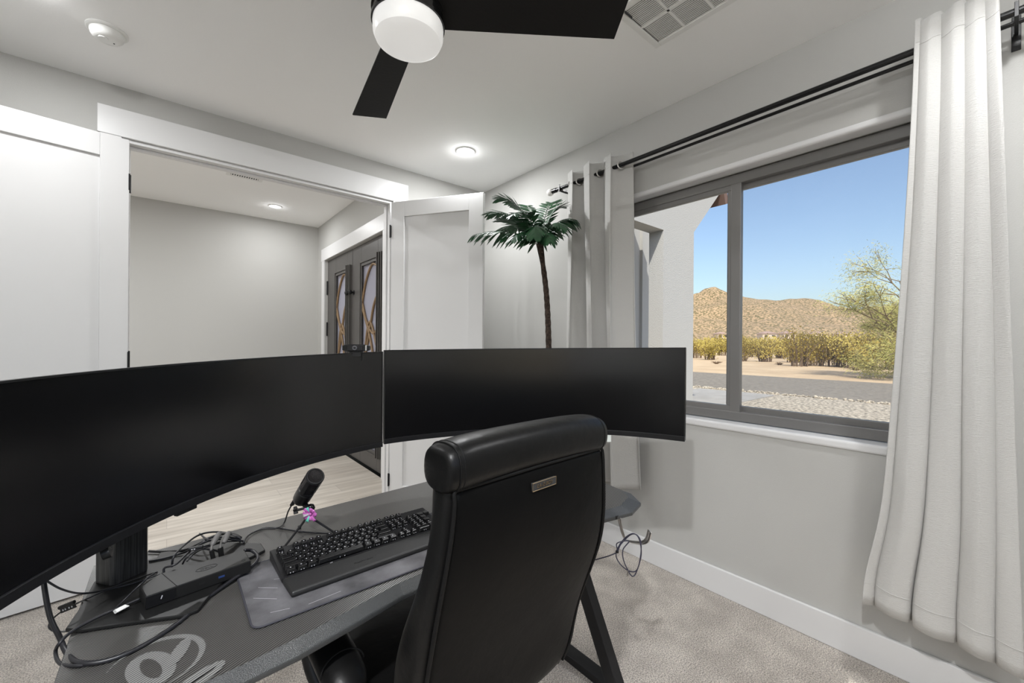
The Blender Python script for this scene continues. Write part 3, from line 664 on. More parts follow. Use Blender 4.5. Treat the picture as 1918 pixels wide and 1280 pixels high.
# keyboard
kx, ky, kz = .213, 1.020, DZ+.0036
t = thing('keyboard', 'black mechanical keyboard with padded wrist rest', 'keyboard', (kx, ky, kz), math.radians(1.2))
KP = .01905
KW = 22.5*KP+.02
b = MB(); b.add([(0, .083, 0), (KW, .083, 0), (KW, .222, 0), (0, .222, 0), (0, .083, .012), (KW, .083, .012), (KW, .222, .026), (0, .222, .026)], [(0, 3, 2, 1), (4, 5, 6, 7), (0, 1, 5, 4), (1, 2, 6, 5), (2, 3, 7, 6), (3, 0, 4, 7)])
build('body', b, M_blackm, t, bevel=.002)
b = MB().prism([(.002, .004), (KW-.002, .004), (KW+.001, .08), (-.001, .08)], 0, .014)
build('wrist_rest', b, mat('wrist_rest_leatherette', (.016, .016, .016), .5, bump=(500, .08, 2)), t, bevel=.006, seg=3)
text('wrist_rest_lettering', 'BlackWidow', .0095, M_ink, t, (.178, .036, .0143), (0, 0, 0), .0002, label='dark lettering')
text('body_emblem', 'oo', .006, M_legend, t, (.112, .0815, .0125), (0, 0, 0), .0002, label='small pale emblem')
rows = [
    (0, [(0, 1.25), (1.25, 1.25), (2.5, 1.25), (3.75, 6.25), (10, 1.25), (11.25, 1.25), (12.5, 1.25), (13.75, 1.25), (15.25, 1), (16.25, 1), (17.25, 1), (18.5, 2), (20.5, 1)]),
    (1, [(0, 2.25)]+[(2.25+i, 1) for i in range(10)]+[(12.25, 2.75), (16.25, 1), (18.5, 1), (19.5, 1), (20.5, 1)]),
    (2, [(0, 1.75)]+[(1.75+i, 1) for i in range(11)]+[(12.75, 2.25), (18.5, 1), (19.5, 1), (20.5, 1)]),
    (3, [(0, 1.5)]+[(1.5+i, 1) for i in range(12)]+[(13.5, 1.5), (15.25, 1), (16.25, 1), (17.25, 1), (18.5, 1), (19.5, 1), (20.5, 1)]),
    (4, [(i, 1) for i in range(13)]+[(13, 2), (15.25, 1), (16.25, 1), (17.25, 1), (18.5, 1), (19.5, 1), (20.5, 1), (21.5, 1)]),
    (5.35, [(0, 1)]+[(2+i, 1) for i in range(4)]+[(6.5+i, 1) for i in range(4)]+[(11+i, 1) for i in range(4)]+[(15.25, 1), (16.25, 1), (17.25, 1)])]
cap = {}
def keymesh(w_):
    if w_ in cap: return cap[w_]
    a = w_*KP/2-.0008; c_ = KP/2-.0008; a2 = a-.003; c2 = c_-.0028
    vs = [(-a, -c_, 0), (a, -c_, 0), (a, c_, 0), (-a, c_, 0), (-a2, -c2-.0002, .0098), (a2, -c2-.0002, .0098), (a2, c2+.001, .0108), (-a2, c2+.001, .0108)]
    me = bpy.data.meshes.new('key'); me.from_pydata(vs, [], [(0, 3, 2, 1), (4, 5, 6, 7), (0, 1, 5, 4), (1, 2, 6, 5), (2, 3, 7, 6), (3, 0, 4, 7)]); me.update()
    bm = bmesh.new(); bm.from_mesh(me); bmesh.ops.bevel(bm, geom=bm.edges[:], offset=.0009, segments=1, affect='EDGES')
    # engraved legend bars: tiny pale marks on the top, as on the keycaps
    z = .0111
    if w_ <= 1.25:
        q = bmesh.ops.create_grid(bm, x_segments=1, y_segments=1, size=.0014, matrix=Matrix.Translation((-.001, .001, .0108)))
        for v in q['verts']:
            for f_ in v.link_faces: f_.material_index = 1
    for s_ in ((-.003, .003) if w_ <= 2 else (-.006, .006)):
        q = bmesh.ops.create_grid(bm, x_segments=1, y_segments=1, size=.0011, matrix=Matrix.Translation((s_, -c_-.00012+.0003, .0022)) @ Matrix.Rotation(PI/2, 4, 'X'))
        for v in q['verts']:
            for f_ in v.link_faces: f_.material_index = 1
    bm.to_mesh(me); bm.free(); me.materials.append(M_key); me.materials.append(M_legend); cap[w_] = me; return me
keys = []; rest = MB()
allk = sorted([(x, w_, r_i, r_) for r_i, (r_, ks) in enumerate(rows) for x, w_ in ks], key=lambda q: q[0])
for i, (x, w_, r_i, r_) in enumerate(allk):
    px = .010+(x+w_/2)*KP; py = .094+(r_+.0)*KP; pz = .0135+(py-.083)/.139*.014+(.002 if r_i in (0, 5) else 0)
    if i < 98:
        o = bpy.data.objects.new('key', keymesh(w_)); COL.objects.link(o); o.location = (px, py, pz); o.rotation_euler = (.10, 0, 0); o.parent = t
    else:
        rest.box((px-w_*KP/2+.001, py-KP/2+.001, pz), (px+w_*KP/2-.001, py+KP/2-.001, pz+.0105))
if rest.v:
    o = build('keypad_keys', rest, M_key, t, bevel=.0015); o['kind'] = 'stuff'
# docking station
dk = [atz(u, v, DZ+.038).to_2d() for u, v in ((272.9, 1118.5), (470, 1050.4), (457.5, 1030), (302.6, 1073.9), (260, 1096.6))]
t = thing('docking_station', 'flat black laptop docking station lying on the left monitor stand', 'docking station', (0, 0, 0))
build('body', MB().prism(dk, DZ+.0095, DZ+.038), M_black, t, bevel=.002)
fa, fb = Vector((*dk[0], 0)), Vector((*dk[1], 0)); fd = (fb-fa).normalized(); fn_ = Vector((fd.y, -fd.x, 0)); ya_ = math.atan2(fd.y, fd.x)
sp = fa+fd*.052; bk = Vector((*dk[3], 0))
mb = MB(); mb.tube([(sp.x, sp.y, DZ+.0383), (bk.x, bk.y, DZ+.0383)], .0007, 5); build('seam', mb, M_ink, t)
build('side_panel', MB().box((0, -.0005, .0), (.051, .0005, .024), Matrix.Translation((fa.x, fa.y, DZ+.012)) @ Matrix.Rotation(ya_, 4, 'Z')), M_blackg, t)
mid = fa+fd*.115-fn_*.040
import_ring = [(.021*math.cos(a), .0105*math.sin(a)) for a in [2*PI*i/32 for i in range(33)]]
build('logo_ring', MB().tube([(mid.x+x*math.cos(ya_)-y*math.sin(ya_), mid.y+x*math.sin(ya_)+y*math.cos(ya_), DZ+.0382) for x, y in import_ring], .0006, 5, False), M_ink, t)
text('logo_lettering', 'DELL', .0115, M_ink, t, (mid.x, mid.y, DZ+.0382), (0, 0, ya_), .0002)
for d_, w_, h_, m_ in ((.098, .010, .0035, M_ink), (.135, .012, .004, M_blue)):
    q = fa+fd*d_+fn_*.0005
    build('usb_port', MB().box((-w_/2, -.0006, -h_/2), (w_/2, .0006, h_/2), Matrix.Translation((q.x, q.y, DZ+.024)) @ Matrix.Rotation(ya_, 4, 'Z')), m_, t)
q = fa+fd*.026+fn_*.0008
build('power_mark', MB().box((-.0008, -.0006, -.0035), (.0008, .0006, .0035), Matrix.Translation((q.x, q.y, DZ+.026)) @ Matrix.Rotation(ya_, 4, 'Z') @ Matrix.Rotation(.3, 4, 'Y')), M_legend, t)
q = fb-fd*.012-fn_*.014
build('power_button', MB().tube([(q.x+.004*math.cos(a), q.y+.004*math.sin(a), DZ+.0382) for a in [2*PI*i/16 for i in range(17)]], .0005, 5, False), M_ink, t)

# microphone on tripod
t = thing('microphone', 'black side-address microphone on a small desk tripod', 'microphone', (0, 0, 0))
pb, pt_ = atd(563.5, 936, 1.262), atd(591, 892, 1.175)
mm, LL = segm(pb, pt_, 0, 0)
R0 = .0245
build('body', MB().lathe([(.012, -.006), (.019, -.004), (R0-.001, .006), (R0, .02), (R0, LL*.42), (R0-.002, LL*.43), (R0-.002, LL*.45), (R0, LL*.46), (R0, LL*.50), (R0-.004, LL*.505)], 36, mm), M_blackm, t, smooth='auto')
build('grille', MB().lathe([(R0-.003, LL*.50), (R0-.003, LL*.95), (R0-.003, LL*.96)], 36, mm), mat('mic_mesh', (.05, .045, .045), .5, metal=.6, bump=(900, 1, 1)), t, smooth='auto')
mb = MB()
for k in range(4):
    a = k*PI/2+.55; mb.box((R0-.004, -.0065, LL*.5), (R0, .0065, LL*.96), mm @ Matrix.Rotation(a, 4, 'Z'))
build('cage', mb, M_blackm, t, bevel=.001)
build('top_ring', MB().lathe([(R0-.003, LL*.94), (R0+.0005, LL*.94), (R0+.0005, LL*.985), (R0-.0015, LL), (R0-.004, LL)], 36, mm, cap=False), M_blackm, t, smooth='auto')
build('top_mesh', MB().lathe([(0, LL*1.01), (.01, LL*1.008), (.018, LL*1.0), (R0-.003, LL*.985), (0, LL*.97)], 30, mm, cap=False), MATS['mic_mesh'], t, smooth='auto')
ball = atd(576, 951, 1.24); hub = Vector((.322, 1.325, .826))
build('swivel_ball', MB().lathe([(0, -.013), (.009, -.0095), (.013, 0), (.009, .0095), (0, .013)], 20, Matrix.Translation(ball+Vector((.008, -.002, -.003))), cap=False), M_blackg, t, smooth=True)
mb = MB(); mb.tube([pb+Vector((0, 0, -.002)), ball], .008, 12); mb.tube([ball, hub], .009, 12); mb.tube([hub, hub-Vector((0, 0, .02))], [.010, .007], 12)
build('swivel_mount', mb, M_blackm, t, smooth='auto')
kp = atd(553, 957, 1.23); mb = MB(); sm = segm(kp, ball, 0, 0)[0]; star = [((.0125 if k % 2 == 0 else .0068)*math.cos(PI*k/5), (.0125 if k % 2 == 0 else .0068)*math.sin(PI*k/5)) for k in range(10)]
mb.prism(star, -.004, .006, sm); mb.tube([kp, ball], .004, 8); build('clamp_knob', mb, M_black, t, bevel=.001)
for q in ((.250, 1.288), (.388, 1.296), (.315, 1.400)):
    e_ = Vector((q[0], q[1], DZ+.005)); lg = build('leg', MB().tube([hub-Vector((0, 0, .012)), e_], .0032, 8), M_blackm, t, smooth='auto')
    build('rubber_foot', MB().lathe([(.0, .007), (.0045, .006), (.005, -.004), (.0, -.0048)], 12, Matrix.Translation(e_), cap=False), M_black, lg, smooth='auto')

# ribbon bow on the tripod
bw = atd(583, 962, 1.205)
t = thing('gift_bow', 'small shiny pink foil bow tied on the microphone tripod', 'bow', tuple(bw))
random.seed(3)
for k in range(13):
    a = k*2*PI/13+random.uniform(-.1, .1); tl = random.uniform(-.5, .5); L_ = random.uniform(.016, .026); w_ = .0045
    dv = (RT*math.cos(a)+UP*math.sin(a))-FW*(.35+tl*.4); dv.normalize(); sd = dv.cross(FW).normalized()
    mb = MB(); c0 = Vector((0, 0, 0)); pts = []
    for i in range(7):
        f_ = i/6; c = dv*L_*f_-FW*.004*math.sin(PI*f_); ww = w_*(.25+.75*f_)*(1 if i < 6 else 1.1)
        pts += [c-sd*ww, c+FW*.0015, c+sd*ww]
    mb.add(pts, [(3*i+j_, 3*i+j_+1, 3*i+j_+4, 3*i+j_+3) for i in range(6) for j_ in range(2)])
    build('petal', mb, M_teal if k in (4, 9) else (mat('white_foil', (.8, .75, .8), .25) if k == 7 else M_pink), t, smooth=True, solid=.0004)
build('knot', MB().lathe([(0, -.004), (.004, -.002), (.004, .002), (0, .004)], 12, Matrix.Translation(-FW*.006), cap=False), M_pink, t, smooth=True)

# ---------------------------------------------------------------- cables
def cable(label, pts, r, name='cable', mt=None, cat='cable', plug=None, group=None):
    t = thing(name, label, cat, (0, 0, 0), 0, group)
    P_ = smoothpath(pts, 8); build('cord', MB().tube(P_, r, 8), mt or M_cable, t, smooth=True)
    for end in (plug or []):
        a, b_ = (P_[0], P_[1]) if end == 0 else (P_[-1], P_[-2]); d_ = (b_-a).normalized()
        mmx, _ = segm(a-d_*.012, a+d_*.012, 0, 0); build('plug', MB().box((-.006, -.0035, 0), (.006, .0035, .026), mmx), M_black, t, bevel=.0015)
    return t
Z = lambda u, v, h=.004: tuple(atz(u, v, DZ+h))
cable('thick black cable dropping from the left monitor and curving over the desk end',
      [atd(79, 1072, .83), atd(92, 1150, .80), atd(112, 1195, .79), atd(126, 1225, .77), Z(150, 1242, .006), Z(200, 1238), Z(262, 1213), Z(330, 1170), Z(390, 1120), Z(440, 1083, .01), Z(474, 1060, .014), Z(483, 1044, .018), Z(472, 1032, .02), Z(458, 1031, .03)], .0042)
cable('black monitor cable looping off the left desk end and back under a white tag',
      [Z(262, 1122, .018), Z(232, 1135, .016), Z(180, 1158, .014), Z(135, 1183, .012), Z(112, 1205, .006), tuple(atz(104, 1222, DZ-.01)), tuple(atz(112, 1243, DZ-.005)), Z(140, 1248, .004), Z(175, 1243, .0035), Z(220, 1232, .0035)], .0030)
cable('thin black cable drooping from the left monitor across its stand base',
      [atd(88, 1089, .85), atd(115, 1104, .86), atd(150, 1112, .87), Z(190, 1107, .03), Z(230, 1094, .02), Z(275, 1078, .014), Z(295, 1072, .012)], .0020)
cable('thin black cable with a printed flag label hanging past the desk end',
      [Z(300, 1076, .013), Z(250, 1093, .013), Z(200, 1106, .013), Z(165, 1121, .013), atd(140, 1133, .93), atd(113, 1148, .93), atd(96, 1163, .92), atd(92, 1176, .91), atd(106, 1184, .90), Z(134, 1182, .004)], .0018)
cable('short thin cable rising from the white tag over the dock end',
      [Z(217, 1140, .012), Z(235, 1122, .02), Z(262, 1096, .04), Z(278, 1082, .044), Z(290, 1074, .043)], .0018)
c5 = cable('black microphone cable running down behind the tripod to the cable pile',
      [atd(550, 941, 1.27), atd(540, 958, 1.28), atd(532, 980, 1.31), Z(518, 990, .02), Z(490, 992, .006), Z(466, 1003, .006), Z(455, 1018, .012)], .0022, plug=(0,))
cable('black keyboard cable curving along the back of the desk to the cable pile',
      [Z(632, 1000, .008), Z(600, 999), Z(562, 996), Z(530, 991), Z(500, 989), Z(478, 996), Z(462, 1006, .008), Z(457, 1016, .014)], .0026)
random.seed(5)
heap = [([(322, 1062, .035), (326, 1042, .06), (345, 1022, .06), (372, 1003, .06), (400, 997, .055), (430, 1000, .04), (452, 1010, .02)], .0024),
        ([(307, 1073, .03), (309, 1064, .04), (330, 1057, .045), (352, 1036, .05), (372, 1022, .05), (398, 1012, .045), (430, 1011, .03), (455, 1014, .012)], .0024),
        ([(342, 1057, .032), (352, 1042, .05), (378, 1026, .055), (405, 1018, .045), (432, 1010, .03), (450, 1012, .012)], .0022),
        ([(350, 1052, .032), (366, 1036, .04), (392, 1024, .04), (420, 1016, .03), (448, 1014, .012)], .0018),
        ([(398, 1040, .035), (396, 1028, .05), (402, 1010, .055), (416, 999, .05), (438, 1003, .035), (450, 1010, .014)], .0028),
        ([(414, 1036, .033), (413, 1022, .05), (420, 1004, .05), (436, 1000, .04), (448, 1007, .02)], .0026),
        ([(279, 1033, .006), (310, 1034, .006), (345, 1031, .012), (372, 1020, .03), (398, 1006, .04), (430, 999, .035), (452, 1008, .012)], .0034),
        ([(279, 1052, .012), (310, 1046, .012), (340, 1037, .014), (365, 1028, .03), (395, 1030, .03), (412, 1034, .02)], .0026),
        ([(374, 1000, .03), (392, 1012, .05), (420, 1006, .045), (446, 1010, .02), (450, 1018, .008)], .0022)]
names_ = ['tallest looped cable of the pile behind the dock', 'cable arching from the dock corner into the pile', 'cable with a bulky plug lying across the pile', 'thinnest cable threaded through the pile behind the dock',
          'grey plugged cable standing up from the middle of the dock', 'grey plugged cable next to the right port of the dock', 'thick black cable coming from behind the stand column into the pile', 'flat cable running along the dock back edge from the stand column', 'short loose cable curled on top of the pile']
greyc = mat('grey_cable', (.13, .125, .12), .5)
for (pp, r), nm in zip(heap, names_):
    i = names_.index(nm)
    cable(nm, [Z(*q) for q in pp], r, mt=greyc if i in (4, 5) else M_cable, plug=(0,) if i in (4, 5) else None)
# connector housings lying in the pile
for (u, v, h_, L_, a_), lb_ in zip(((367, 1027, .058, .030, -.15), (404, 1010, .062, .028, .9), (424, 1007, .062, .024, 1.0)), ('small black inline switch with two pale marks on the cable pile', 'dark ferrite cylinder standing in the cable pile', 'second dark ferrite cylinder nearer the microphone in the cable pile')):
    q = atz(u, v, DZ+h_)
    if a_ < 0:
        tt = thing('inline_switch', lb_, 'switch', tuple(q), a_)
        build('body', MB().box((-.015, -.005, -.004), (.015, .005, .004)), M_black, tt, bevel=.002)
        build('mark', MB().box((-.009, -.0053, -.001), (-.006, -.0049, .001)).box((-.004, -.0053, -.001), (-.001, -.0049, .001)), M_legend, tt)
    else:
        mmx = Matrix.Translation(q) @ Matrix.Rotation(a_, 4, 'Z') @ Matrix.Rotation(1.0, 4, 'Y')
        tag(build('ferrite_bead', MB().lathe([(.004, -L_/2-.004), (.0065, -L_/2), (.007, 0), (.0065, L_/2), (.004, L_/2+.004)], 14, mmx), greyc, smooth='auto'), lb_, 'cable bead')
# flag labels
q = atd(126, 1136, .925)
t = thing('cable_label', 'black flag label with white print on the thin cable past the desk end', 'label', tuple(q), math.radians(0))
d1 = (RT*.9+UP*.35+FW*.1).normalized(); d2 = (UP*.9-RT*.3).normalized()
mb = MB(); mb.add([-d1*.016-d2*.010, d1*.018-d2*.010, d1*.016+d2*.001, -d1*.016+d2*.001], [(0, 1, 2, 3)]); build('flag', mb, M_black, t, solid=.0006)
build('wrap', MB().tube([-d1*.016+d2*.003, d1*.016+d2*.003], .004, 10), M_black, t, smooth='auto')
mb = MB()
for k, s_ in enumerate((-.010, -.005, .003, .009)):
    c = d1*s_-d2*(.0045)-FW*.0006; mb.add([c-d1*.0014-d2*.002, c+d1*.0014-d2*.002, c+d1*.0014+d2*.0016, c-d1*.0014+d2*.0016], [(0, 1, 2, 3)])
build('print', mb, M_legend, t)
q = atz(226, 1141, DZ+.019)
t = thing('cable_label', 'tiny white paper tag wrapped on the black cable over the stand base', 'label', tuple(q), math.radians(35))
build('flag', MB().box((-.010, -.006, -.0006), (.012, .006, .0006)), M_white, t); build('wrap', MB().tube([(-.010, 0, 0), (.008, 0, 0)], .0042, 10), M_white, t, smooth='auto')
build('print', MB().box((-.001, -.002, .0006), (.002, .002, .0009)), M_dark, t)

# headphone hook and its cable at the desk's right end
t = thing('headphone_hook', 'silver sheet metal headphone hook clamped under the desk right corner', 'hook', (0, 0, 0))
hp = [atd(1160, 972, 1.45)+Vector((0, 0, .006)), atd(1162, 983, 1.45), atd(1171, 1011, 1.45), atd(1185, 1016, 1.44), atd(1204, 1017, 1.42), atd(1213, 1010, 1.41), atd(1217, 995, 1.405)]
wv = Vector((-.45, -.89, .0))*.012
mb = MB(); ring = []
P_ = smoothpath(hp, 5)
mb.add([p_+wv*s_ for p_ in P_ for s_ in (-1, 1)], [(2*i, 2*i+1, 2*i+3, 2*i+2) for i in range(len(P_)-1)])
build('strap', mb, M_chrome, t, smooth=True, solid=.002)
mb = MB().box((-.018, -.02, -.006), (.018, .02, .006), Matrix.Translation(hp[0]+Vector((-.008, .015, .004)))); build('clamp', mb, M_blackm, t, bevel=.002)
hk = lambda u, v, d_=1.425: tuple(atd(u, v, d_))
t = cable('thin dark blue usb cable coiled and tied on the headphone hook',
      [hk(1060, 1052, 1.50), hk(1102, 1051, 1.46), hk(1130, 1045), hk(1150, 1038), hk(1157, 1033), hk(1163, 1020), hk(1180, 1003), hk(1192, 1002, 1.41), hk(1200, 1015, 1.40), hk(1200, 1040, 1.41), hk(1193, 1068), hk(1178, 1070), hk(1160, 1055), hk(1154, 1036), hk(1167, 1012), hk(1185, 1000, 1.41), hk(1197, 1010, 1.40),
       hk(1201, 1040, 1.41), hk(1192, 1072), hk(1185, 1080), hk(1178, 1072), hk(1168, 1050), hk(1167, 1030), hk(1178, 1014), hk(1156, 1018), hk(1157, 1032)], .0019, name='usb_cable', mt=mat('navy_cable', (.03, .03, .055), .35))
e_ = Vector(hk(1176, 1074)); build('usb_plug', MB().box((-.003, -.002, -.010), (.003, .002, .010), Matrix.Translation(e_)), M_chrome, t)
e_ = Vector(hk(1156, 1034)); build('cable_tie', MB().lathe([(0, -.005), (.0055, -.003), (.0055, .003), (0, .005)], 10, Matrix.Translation(e_), cap=False), M_black, t)
# ================================================================ office chair (local: x right, y forward to the desk, z up)
ch = thing('office_chair', 'black leather executive office chair with padded roll headrest pulled up to the desk', 'office chair', (.632, .80, 0), math.radians(4))
def sup(hw, th, cy, z, n=28, p=2.6, lean=0):
    out = []
    for k in range(n):
        a = 2*PI*k/n; c, s_ = math.cos(a), math.sin(a)
        out.append(Vector((hw*abs(c)**(2/p)*(1 if c > 0 else -1), cy+th*abs(s_)**(2/p)*(1 if s_ > 0 else -1), z)))
    return out
# back: (z, half width, rear y, front y)
sp_ = [(.44, .225, -.020, .070), (.50, .248, -.033, .098), (.55, .255, -.040, .098), (.60, .258, -.048, .092), (.65, .262, -.063, .078), (.70, .267, -.080, .054), (.75, .271, -.097, .025), (.80, .273, -.112, -.006), (.85, .271, -.123, -.033), (.90, .266, -.130, -.050), (.95, .258, -.135, -.058), (1.00, .252, -.137, -.058), (1.04, .249, -.137, -.052), (1.066, .246, -.132, -.052), (1.08, .236, -.120, -.062)]
build('backrest', MB().loft([sup(hw, (yf-yr)/2, (yf+yr)/2, z, 40, 4.2) for z, hw, yr, yf in sp_]), M_leather, ch, smooth=True, subsurf=1)
def spine(z):
    for a, b_ in zip(sp_, sp_[1:]):
        if a[0] <= z <= b_[0]:
            f_ = (z-a[0])/(b_[0]-a[0]); return [a[i]+(b_[i]-a[i])*f_ for i in range(4)]
    return sp_[-1]
rp = []; zs = [.45, .50, .56, .62, .68, .74, .80, .86, .92, .97, 1.01, 1.04, 1.058]
for z in zs:
    _, hw, yr, yf = spine(z); w_ = hw-.012
    row = []
    for i in range(21):
        x = -1+2*i/20; bul = .015*(1-abs(x)**3.2)*(1 if z < 1.03 else .4)
        row.append(Vector((x*w_, yr+.007-bul-.0035*math.sin((z-.45)*11)*(1-x*x), z-.004*(x*x))))
    rp.append(row)
mb = MB(); mb.loft(rp, closed=False, cap=False)
build('rear_panel', mb, M_leather2, ch, smooth=True, solid=.012, subsurf=1)
edge = [r[0] for r in rp]+[rp[-1][i] for i in range(1, 20)]+[r[-1] for r in reversed(rp)]
build('piping', MB().tube(smoothpath([e_+Vector((0, -.005, .002 if abs(e_.x) < .23 else 0)) for e_ in edge], 3), .0042, 8), M_thread, ch, smooth=True)
build('seam', MB().tube(smoothpath([r[0]+Vector((.017, -.0045, 0)) for r in rp], 3), .0014, 6), M_thread, ch, smooth=True)
build('seam', MB().tube(smoothpath([r[-1]+Vector((-.017, -.0045, 0)) for r in rp], 3), .0014, 6), M_thread, ch, smooth=True)
# headrest roll: squarish padded bar over the top
rings = []
def rollring(x, sc, off=0):
    r = []
    for k in range(24):
        a = 2*PI*k/24; cc, s_ = math.cos(a), math.sin(a)
        r.append(Vector((x, -.095+(.0555*sc+off)*abs(cc)**(2/2.7)*(1 if cc > 0 else -1), 1.094+(.049*sc+off)*abs(s_)**(2/2.5)*(1 if s_ > 0 else -1)+.004*math.cos(5*x)-.006*(abs(x)/.25)**4)))
    return r
for i in range(27):
    q = -1+2*i/26; x = .254*math.copysign(1-(1-abs(q))**1.5, q); e_ = max(0.0, 1-(abs(x)/.2541)**14)**.5; rings.append(rollring(x, .70+.30*e_))
build('headrest', MB().loft(rings), M_leather, ch, smooth=True, subsurf=1)
for xs in (-.222, -.232, .226):
    rr_ = rollring(xs, .955, .0); build('seam', MB().tube(smoothpath(rr_+[rr_[0]], 2), .0015, 6), M_thread, ch, smooth=True)
# metal badge
_, hw, yr, yf = spine(1.02)
bz_ = Matrix.Translation((-.008, yr-.0105, 1.022))
build('badge', MB().box((-.038, -.003, -.0085), (.038, .004, .0085), bz_), M_dark, ch, bevel=.001)
rim = [(-.038, -.0085), (.038, -.0085), (.038, .0085), (-.038, .0085), (-.038, -.0085)]
mmx = bz_ @ Matrix.Translation((0, -.003, 0))
mb = MB()
for a, b_ in zip(rim, rim[1:]): mb.tube([mmx @ Vector((a[0], 0, a[1])), mmx @ Vector((b_[0], 0, b_[1]))], .0008, 6)
build('badge_rim', mb, M_bronze, ch)
text('badge_lettering', 'LA-Z-BOY', .0115, M_bronze, ch, tuple(mmx @ Vector((0, -.0006, 0))), (PI/2, 0, 0), .0006, .25)
# seat
rings = []
for z, s_ in ((.40, .90), (.415, .97), (.45, 1), (.485, 1), (.505, .96), (.515, .80)):
    rings.append([Vector((.265*s_*(abs(math.cos(a))**.5)*(1 if math.cos(a) > 0 else -1), .30+.26*s_*(abs(math.sin(a))**.5)*(1 if math.sin(a) > 0 else -1), z)) for a in [2*PI*k/32 for k in range(32)]])
build('seat', MB().loft(rings), M_leather, ch, smooth=True, subsurf=1)
# armrests: padded tops on closed black loops
for sx in (-1, 1):
    x = .335*sx
    rings = []
    for i in range(13):
        f_ = i/12; y = .065+.30*f_; e_ = max(0, 1-abs(2*f_-1)**6)**.5; sc = .45+.55*e_; w_ = .046*sc; h_ = .030*sc
        zc_ = .655-.05*(1-f_)**2.5
        rings.append([Vector((x+w_*math.cos(a), y, zc_+h_*math.sin(a))) for a in [2*PI*k/16 for k in range(16)]])
    pad = build('armrest_pad', MB().loft(rings), M_leather, ch, smooth=True, subsurf=1)
    build('seam', MB().tube([(x+.0455*math.cos(a), .125+.010*math.sin(a), .637+.031*math.sin(a)) for a in [PI*i/16 for i in range(17)]], .0018, 6), M_thread, pad, smooth=True)
    pts = smoothpath([(x*.98, .30, .63), (x*1.0, .36, .60), (x*.97, .33, .50), (x*.86, .24, .42), (x*.70, .20, .40)], 6)
    build('armrest_support', MB().tube([*pts], .018, 10), M_black, ch, smooth=True)
    pts = smoothpath([(x*.99, .10, .60), (x*.99, .085, .52), (x*.9, .12, .44), (x*.72, .18, .405)], 6)
    build('armrest_support', MB().tube([*pts], .018, 10), M_black, ch, smooth=True)
build('tilt_mechanism', MB().box((-.09, .12, .355), (.09, .36, .405)), M_black, ch, bevel=.01)
build('back_bracket', MB().tube(smoothpath([(0, .16, .375), (0, .06, .38), (0, .03, .42), (0, .03, .47)], 6), .022, 10), M_black, ch, smooth=True)
build('gas_lift', MB().tube([(0, .25, .10), (0, .25, .22), (0, .25, .221), (0, .25, .36)], [.028, .028, .02, .02], 16), M_black, ch, smooth='auto')
for k in range(5):
    a = 2*PI*k/5+.3; c = Vector((0, .25, 0)); d_ = Vector((math.cos(a), math.sin(a), 0))
    mb = MB(); mb.tube([c+d_*.02+Vector((0, 0, .115)), c+d_*.16+Vector((0, 0, .105)), c+d_*.31+Vector((0, 0, .075))], [.026, .022, .016], 10); lg = build('base_leg', mb, M_black, ch, smooth='auto')
    cc = c+d_*.31; px = Vector((-d_.y, d_.x, 0)); mb = MB()
    for s_ in (-1, 1): mb.tube([cc+px*.008*s_+Vector((0, 0, .028)), cc+px*.024*s_+Vector((0, 0, .028))], .027, 18)
    mb.tube([cc+Vector((0, 0, .03)), cc+Vector((0, 0, .08))], .007, 8); build('caster', mb, M_black, lg, smooth='auto')

# ================================================================ artificial palm
pt0 = Vector((1.925, 1.91, 0))
t = thing('artificial_palm', 'slim artificial palm with dark trunk and green fronds in the window corner', 'plant', tuple(pt0))
build('pot', MB().lathe([(0, 0), (.10, 0), (.125, .20), (.13, .22), (.118, .22), (.112, .17), (0, .17)], 32, cap=False), M_pot, t, smooth='auto')
tp = smoothpath([(0, 0, .16), (-.010, .008, .7), (-.018, .012, 1.25), (-.035, .022, 1.65), (-.066, .055, 1.98)], 14)
rr = [.021-.006*i/(len(tp)-1)+.0022*(i % 2) for i in range(len(tp))]; rr[-8:] = [.015+.0015*k for k in range(8)]
build('trunk', MB().tube(tp, rr, 12), M_trunk, t, smooth='auto')
crown = Vector(tp[-1]); random.seed(11)
def frond(end, rise, nl=22, ll=.11, droop=1.0, wid=.0095):
    """rachis from the crown to end (offset), leaflets on both sides"""
    end = Vector(end); mb = MB(); N = nl; mid = end*.5+Vector((0, 0, rise)); pts = []
    for i in range(N+1):
        f_ = i/N; pts.append(crown+2*f_*(1-f_)*mid*1.0+f_*f_*end)
    mb.tube(pts, [.0035*(1-.7*i/N) for i in range(N+1)], 5)
    for i in range(2, N+1):
        p_ = pts[i]; d_ = (pts[i]-pts[i-1]).normalized(); side = d_.cross(Vector((0, 0, 1)))
        side = side.normalized() if side.length > .01 else Vector((1, 0, 0)); upv = side.cross(d_)
        f_ = i/N; L_ = ll*(.55+.9*math.sin(PI*min(1, f_*.85+.12))*.6)*(1.0 if i < N else .8)
        for s_ in (-1, 1):
            dv = (side*s_*.62+d_*(.55+.35*f_)+upv*.12+Vector((0, 0, -1))*droop*random.uniform(.25, .75)).normalized()
            nrm = dv.cross(upv).normalized(); w_ = wid*random.uniform(.8, 1.15); vs = []
            for q, ww in ((0, .25), (.25, .9), (.55, 1), (.82, .6), (1, .02)):
                c = p_+dv*L_*q+Vector((0, 0, -.16*L_*q*q*droop)); vs += [c-nrm*ww*w_, c+upv*.0022*ww, c+nrm*ww*w_]
            mb.add(vs, [(3*a+b_, 3*a+b_+1, 3*a+b_+4, 3*a+b_+3) for a in range(4) for b_ in range(2)])
    return build('frond', mb, M_palm, t, smooth=True)
def E(u, v, d): return atd(u, v, d)-pt0-crown
